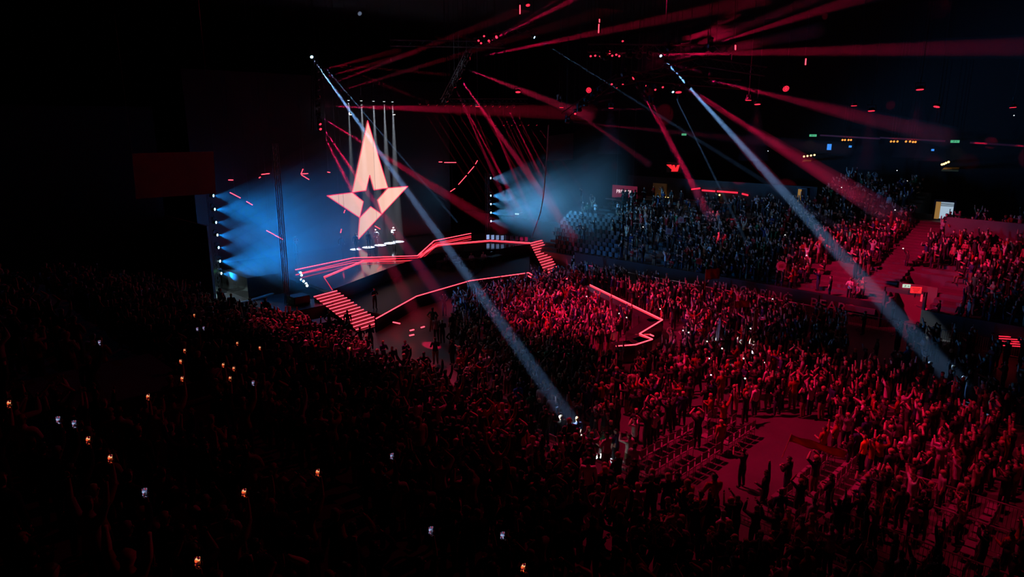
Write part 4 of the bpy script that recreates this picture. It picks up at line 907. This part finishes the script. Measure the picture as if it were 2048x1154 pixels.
def make_barrier():
    r = empty('crowd_barrier'); W_ = 2.3
    b = B(); tube(b, (-W_ / 2, 0, 1.1), (W_ / 2, 0, 1.1), .03, n=6); tube(b, (-W_ / 2, 0, .2), (W_ / 2, 0, .2), .02, n=6); tube(b, (-W_ / 2, 0, .1), (-W_ / 2, 0, 1.1), .025, n=6); tube(b, (W_ / 2, 0, .1), (W_ / 2, 0, 1.1), .025, n=6); obj('frame', b, M['rail'], r)
    b = B()
    for i in range(1, 19): x = -W_ / 2 + i * W_ / 19; tube(b, (x, 0, .2), (x, 0, 1.1), .009, n=4)
    obj('bars', b, M['rail'], r)
    for s in (-1, 1): b = B(); box(b, (s * W_ * .35, 0, .05), (.06, .5, .1)); obj('foot', b, M['rail'], r)
    return r
BA = make_barrier(); baf = [True]; kth = {}
def barrier(x, y, rz, side):
    r = BA if baf[0] else copy_tree(BA); baf[0] = False; r.location = (x, y, 0); r.rotation_euler = (0, 0, rz)
    kth[side] = kth.get(side, 0) + 1
    tag(r, 'steel crowd barrier section, %s from the stage along the %s edge of the floor' % (['first', 'second', 'third', 'fourth', 'fifth', 'sixth', 'seventh', 'eighth', 'ninth', 'tenth', 'eleventh', 'twelfth', 'thirteenth', 'fourteenth', 'fifteenth', 'sixteenth', 'seventeenth', 'eighteenth', 'nineteenth', 'twentieth'][kth[side] - 1] if kth[side] < 21 else 'one far', side), 'barrier', 'crowd barriers along the %s edge' % side)
for i in range(18):
    y = 38.5 - i * 2.42
    barrier(21.0, y, math.pi / 2, 'near')
for i in range(17): barrier(51.6, 41 - i * 2.42, math.pi / 2, 'far')
for (bx_, ys, side) in ((23.7, (6.2, 3.8, 1.4), 'first inner'), (26.4, (4.4, 2.0, -.4), 'second inner'), (28.4, (5.4, 3.0, .6), 'third inner')):
    for y in ys: barrier(bx_, y, math.pi / 2, side)

# ------------------------------------------------------------------ the crowd
cand = []   # (x, y, z, rz, zone, dist, px, py)
rng = random.Random(11)
def inpoly(x, y, P_):
    c = False; n = len(P_)
    for i in range(n):
        a, b_ = P_[i], P_[(i + 1) % n]
        if (a.y > y) != (b_.y > y) and x < (b_.x - a.x) * (y - a.y) / (b_.y - a.y) + a.x: c = not c
    return c
def add(x, y, z, tgt, zone, jit=.5):
    px, py, d = pix((x, y, z + 1.4))
    if not (-60 < px < 2110 and py < 1215 and d > 4): return
    for hx, hy in HITS:
        if (hx - x) ** 2 + (hy - y) ** 2 < .18: return
    cand.append((x, y, z, face_to((x, y), tgt) + rng.gauss(0, jit), zone, d, px, py))
# floor
y = -6.0
while y < 43.5:
    x = 21.7 + rng.random() * .4
    while x < 51:
        X_, Y_ = x + rng.uniform(-.15, .15), y + rng.uniform(-.2, .2)
        px, py, _ = pix((X_, Y_, 0)); dens = .94
        if AISLE[0] - .2 < Y_ < AISLE[1] and x < 33: dens = 0
        if (12 < Y_ < 13.6 and 29.5 < x < 32): dens = .02
        if any(abs(cx - X_) < .4 and abs(cy_ - Y_) < .45 for cx, cy_ in CHAIRXY): dens = .06 if x < 28 else .4
        cl = math.sin(X_ * .9 + 1.3 * math.sin(Y_ * .5)) * math.sin(Y_ * .7 + X_ * .3); dens *= .62 if cl < -.35 else 1
        if Y_ > 34 and x < 26.5: dens = .1
        if x < 23.2 and Y_ < 34: dens *= .5
        if 600 < px < 910 and py < 800 and x < 34: dens *= .1
        if Y_ > 39.5 + (x - 24) * .18 and x < 44: dens = 0
        if Y_ > 41.3: dens *= .3 if x > 45 else 0
        if 47.4 < x: dens *= .8 if Y_ > 10 else .35
        if px > 1560 and py < 800 and 47 > x > 42 and Y_ < 14: dens *= .35
        if 1690 < px < 1790 and py < 745: dens *= .1
        for p_, q_ in zip(CW, CW[1:]):
            ab = q_ - p_; t = max(0, min(1, ((X_ - p_.x) * ab.x + (Y_ - p_.y) * ab.y) / (ab.x ** 2 + ab.y ** 2)))
            if math.hypot(X_ - p_.x - ab.x * t, Y_ - p_.y - ab.y * t) < (1.5 if (Y_ < p_.y + ab.y * t or X_ < p_.x + ab.x * t) else .6): dens = 0
        if rng.random() < dens: add(X_, Y_, 0, (38, 58), 'floor')
        x += .66
    y += .92
# near stand
for row in range(32):
    x = XN - .4 - .85 * row; z = NZ0 + NSL * .85 * row
    if row in (14, 15): continue
    y = -22.0
    while y < 47:
        Y_ = y + rng.uniform(-.08, .08); px, py, _ = pix((x, Y_, z))
        if row < 3 and Y_ < 24 and rng.random() < (.7, .4, .1)[row]: y += .6; continue
        if not (abs(x - TB[0]) < 2.1 and abs(Y_ - TB[1]) < 2.9) and not (abs(Y_ - 26.5) < .7) and not (Y_ > 38.2 and row < 5 and rng.random() < .75) and rng.random() < (.86 if Y_ > -2 or row > 5 else .6):
            add(x, Y_, z, (36, 56), 'near', .4)
        y += .6
# far stand
for row in range(26):
    x = 53.95 + .85 * row; z = FS0 + FSL * .85 * row
    y = -30.0
    while y < 60:
        Y_ = y + rng.uniform(-.08, .08); px, py, _ = pix((x, Y_, z)); dens = .85
        if row >= 18 and not (Y_ < 4.6 or 18.5 < Y_ < 26.6): y += .62; continue
        ta = 0 if pt.x == pb.x else (x - pb.x) / (pt.x - pb.x); ay = pb.y + (pt.y - pb.y) * ta
        if abs(Y_ - ay) < 1.25: dens = 0
        elif row < 6 and abs(Y_ - ay) < 5.5: dens = .12
        if vy0 - .3 < Y_ < vy1 + .3 and row < 8: dens = 0
        if px < 1235: dens = .12 if px > 1150 and row > 2 else 0
        elif px < 1330 and row < 7: dens = .35
        if 36 < Y_ and row > 18: dens = 0
        if row > 11 and px < 1520: dens *= .4
        if abs(row - 7.5) < 0: dens = 0
        if px > 1880 and abs(py - 445) < 9: dens = 0
        if 16.6 < row < 18.5: dens *= .4
        if rng.random() < dens: add(x, Y_, z, (38, 50), 'far', .4)
        y += .62
# the 270 that show largest become individuals, nearest ones first; the pitch dark rows count less
def rank(c):
    d = c[5]
    if c[4] == 'near': d *= 1.25
    if c[4] == 'far': d *= 1.6
    return d if (0 < c[6] < 2048 and c[7] < 1140) else d + 1000
cand.sort(key=rank)
NIND = 214
ind, rest = cand[:NIND], cand[NIND:]
tops = ['black', 'dark grey', 'pale grey', 'white', 'red', 'navy', 'green', 'beige']; tw = [42, 16, 6, 5, 10, 9, 4, 4]
floorp = [('with both arms raised', 12), ('clapping', 20), ('clapping overhead', 13), ('filming with both hands', 12), ('holding one arm up', 6), ('punching a fist up', 8), ('standing', 16), ('with hands on hips', 3), ('holding the head', 3), ('with arms spread up', 6), ('with folded arms', 3), ('pointing ahead', 3)]
standp = [('clapping', 26), ('standing', 12), ('seated', 14), ('seated and clapping', 14), ('clapping overhead', 8), ('with both arms raised', 8), ('filming with both hands', 8), ('punching a fist up', 4), ('with folded arms', 4)]
def pick(lst): return rng.choices([a for a, _ in lst], [b_ for _, b_ in lst])[0]
seen = set()
def where(c):
    x, y = c[0], c[1]
    if c[4] == 'floor':
        if x < 25.5: return 'near barrier' + (' before aisle' if y < 11 else ' beyond aisle')
        if y < AISLE[0]: return 'floor before aisle' if x < 30 else 'floor at lower right'
        return 'floor beyond aisle' if x < 32 else 'middle of floor'
    if c[4] == 'near':
        r_ = int((XN - x) / .85)
        return '%s' % ('front rows' if r_ < 5 else ('lower rows' if r_ < 10 else ('middle rows' if r_ < 16 else 'upper rows'))) + (', near stand left' if c[6] < 500 else (', near stand' if c[6] < 1000 else ' by near barrier'))
    return 'in the far stand'
for c in ind:
    for _ in range(60):
        pose = pick(floorp if c[4] == 'floor' else standp); top = rng.choices(tops, tw)[0]; hair = rng.choice(list(HAIRM)); sl = rng.random() < .45
        lab = 'spectator in %s %s, %s, %s, %s' % (top, 'longsleeve' if sl else 't-shirt', hair, pose, where(c))
        if lab not in seen: break
    seen.add(lab)
    place_person(pose, c[:3], c[3], top, sl, hair, lab, 'spectators ' + {'floor': 'on the floor', 'near': 'in the near stand', 'far': 'in the far stand'}[c[4]], skin=int(rng.random() < .3), leg=rng.randrange(3), scale=rng.uniform(.93, 1.06))
# the rest of the crowd: one object
CM = SKIN + [HAIRM['dark hair'], HAIRM['blond hair'], HAIRM['brown hair']] + [TOPM[t] for t in tops] + LEGM + [SHOEM]
LOD = {}
for pose in set(a for a, _ in floorp + standp):
    bm, zl = build_body(pose, False)
    vs = np.array([v_.co[:] for v_ in bm.verts], dtype=np.float32); fl = []; ln = []; zn = []
    for f in bm.faces: fl += [v_.index for v_ in f.verts]; ln.append(len(f.verts)); zn.append(f[zl])
    LOD[pose] = (vs, np.array(fl, dtype=np.int32), np.array(ln, dtype=np.int32), np.array(zn, dtype=np.int32)); bm.free()
VS, FL, LN, MI = [], [], [], []; base = 0
for c in rest:
    pose = pick(floorp if c[4] == 'floor' else standp); vs, fl, ln, zn = LOD[pose]; s = rng.uniform(.92, 1.06); ca, sa = math.cos(c[3]) * s, math.sin(c[3]) * s
    o_ = np.empty_like(vs); o_[:, 0] = vs[:, 0] * ca - vs[:, 1] * sa + c[0]; o_[:, 1] = vs[:, 0] * sa + vs[:, 1] * ca + c[1]; o_[:, 2] = vs[:, 2] * s + c[2]
    sk_ = int(rng.random() < .3); tp_ = 5 + tops.index(rng.choices(tops, tw)[0]); sl = rng.random() < .45
    tab = np.array([sk_, tp_, tp_ if sl else sk_, 13 + rng.randrange(3), 16, 2 + rng.choice((0, 0, 1, 2)), 2], dtype=np.int32)
    VS.append(o_); FL.append(fl + base); LN.append(ln); MI.append(tab[zn]); base += len(vs)
VS = np.concatenate(VS); FL = np.concatenate(FL); LN = np.concatenate(LN); MI = np.concatenate(MI)
me = bpy.data.meshes.new('crowd'); me.vertices.add(len(VS)); me.vertices.foreach_set('co', VS.ravel()); me.loops.add(len(FL)); me.loops.foreach_set('vertex_index', FL)
me.polygons.add(len(LN)); st_ = np.zeros(len(LN), dtype=np.int32); st_[1:] = np.cumsum(LN)[:-1]; me.polygons.foreach_set('loop_start', st_); me.polygons.foreach_set('material_index', MI)
for m_ in CM: me.materials.append(m_)
me.update(calc_edges=True); me.shade_smooth()
o = bpy.data.objects.new('crowd', me); COL.objects.link(o); tag(o, 'dense cheering crowd filling the floor and both stands', 'crowd', kind='stuff')
print('CROWD', len(ind), len(rest), len(VS))

# ------------------------------------------------------------------ things held by the crowd
def flag(px, py, z, w_, h_, rz, label, m, cross=None, near=None, tilt=0, pole=True):
    p = at(px, py, near=near) if near is not None else at(px, py, z=z)
    r = empty('flag', p); r.rotation_euler = (0, tilt, rz); b = B(); N = 12; g = []
    for i in range(N + 1):
        g.append([b.verts.new((w_ * (i / N - .5), .08 * math.sin(i * 1.1 + j * .5), h_ * (j / 6 - .5))) for j in range(7)])
    mi = 0
    for i in range(N):
        for j in range(6):
            f = b.faces.new((g[i][j], g[i + 1][j], g[i + 1][j + 1], g[i][j + 1])); f.material_index = 1 if cross and (i in (4, 5) or j in (2, 3)) else 0
    bmesh.ops.solidify(b, geom=b.faces[:], thickness=.012)
    fo = obj('cloth', b, [m, M['cloth_w']], r)
    for pl in fo.data.polygons: pl.use_smooth = True
    if pole: b = B(); tube(b, (-w_ / 2, 0, -h_ / 2 - .8), (-w_ / 2, 0, h_ / 2 + .05), .018, n=6); obj('pole', b, M['wood'], r)
    tag(r, label, 'flag')
flag(990, 832, 2.0, 2.3, 1.3, -.8, 'red flag with a white cross held up at the near barrier', M['cloth_r'], cross=True)
flag(1012, 868, 1.6, 1.2, 1.4, -.2, 'plain red flag hanging beside the flag with the white cross', M['cloth_r'])
flag(1636, 893, 1.2, 2.4, .34, -.95, 'long thin pennant flag stretched over the bare floor patch', M['cloth_r'], tilt=.25)
flag(1437, 660, 2.0, 1.6, 1.2, .4, 'white flag in the small white light pool', M['cloth_w'])
flag(1511, 648, 2.0, .9, 2.0, .2, 'tall red flag in the crowd right of the white light pool', M['cloth_r'])
flag(1426, 548, 2.4, 1.5, .9, -.4, 'crumpled bright red flag raised before the far stand', M['cloth_r'])
flag(1485, 608, 2.2, 1.3, .5, -.5, 'narrow red flag below the painted banner', M['cloth_r'])
for i, (x, y, s_, lab) in enumerate(((1562, 532, .75, 'round white placard held high over the painted banner'), (1362, 440, .55, 'small square white placard high in the far stand'), (1338, 463, .6, 'square white placard left of the highest one in the far stand'), (1398, 523, .5, 'white paper beside a yellow shirt in the far stand'))):
    q = at(x, y, far=2.2); r = empty('placard', q); r.rotation_euler = (0, .15 * (i - 1), -.8); b = B()
    if i == 0: tube(b, (0, .01, 0), (0, -.01, 0), s_ * .55, n=8)
    else: box(b, (0, 0, 0), (s_, .02, s_))
    obj('board', b, M['cloth_w'], r); b = B()
    for k in range(3): tube(b, (-s_ * .25, -.02, s_ * (.15 - .15 * k)), (s_ * .25, -.02, s_ * (.15 - .15 * k)), .015, n=4)
    obj('markings', b, M['cloth_r'], r); b = B(); tube(b, (0, 0, -s_ * .4), (0, .02, -s_ * .4 - .8), .015, n=5); obj('stick', b, M['wood'], r); tag(r, lab, 'placard')

# labels that would be shared get their place in the row
bpy.context.view_layer.update()
same = {}
for o in COL.objects:
    if o.parent is None and o.get('label') and o.get('kind') not in ('stuff', 'structure'): same.setdefault(o['label'], []).append(o)
for lab, os_ in same.items():
    if len(os_) > 1:
        def px_of(o): 
            c = o.matrix_world @ (sum((Vector(v_) for v_ in o.bound_box), Vector()) / 8 if o.type == 'MESH' else Vector())
            return pix(c)[0]
        for i, o in enumerate(sorted(os_, key=px_of)): o['label'] = '%s, %s from left' % (lab, NTH2[i]) if i < 16 else lab
        if len(lab.split()) > 13:
            for o in os_: o['label'] = o['label'].replace(' holding up a ', ' with ').replace('tiny white phone torch held by the', 'phone torch of').replace('warm glowing', 'warm').replace(' in the near stand', ' near stand').replace(', part of a broken line', '')
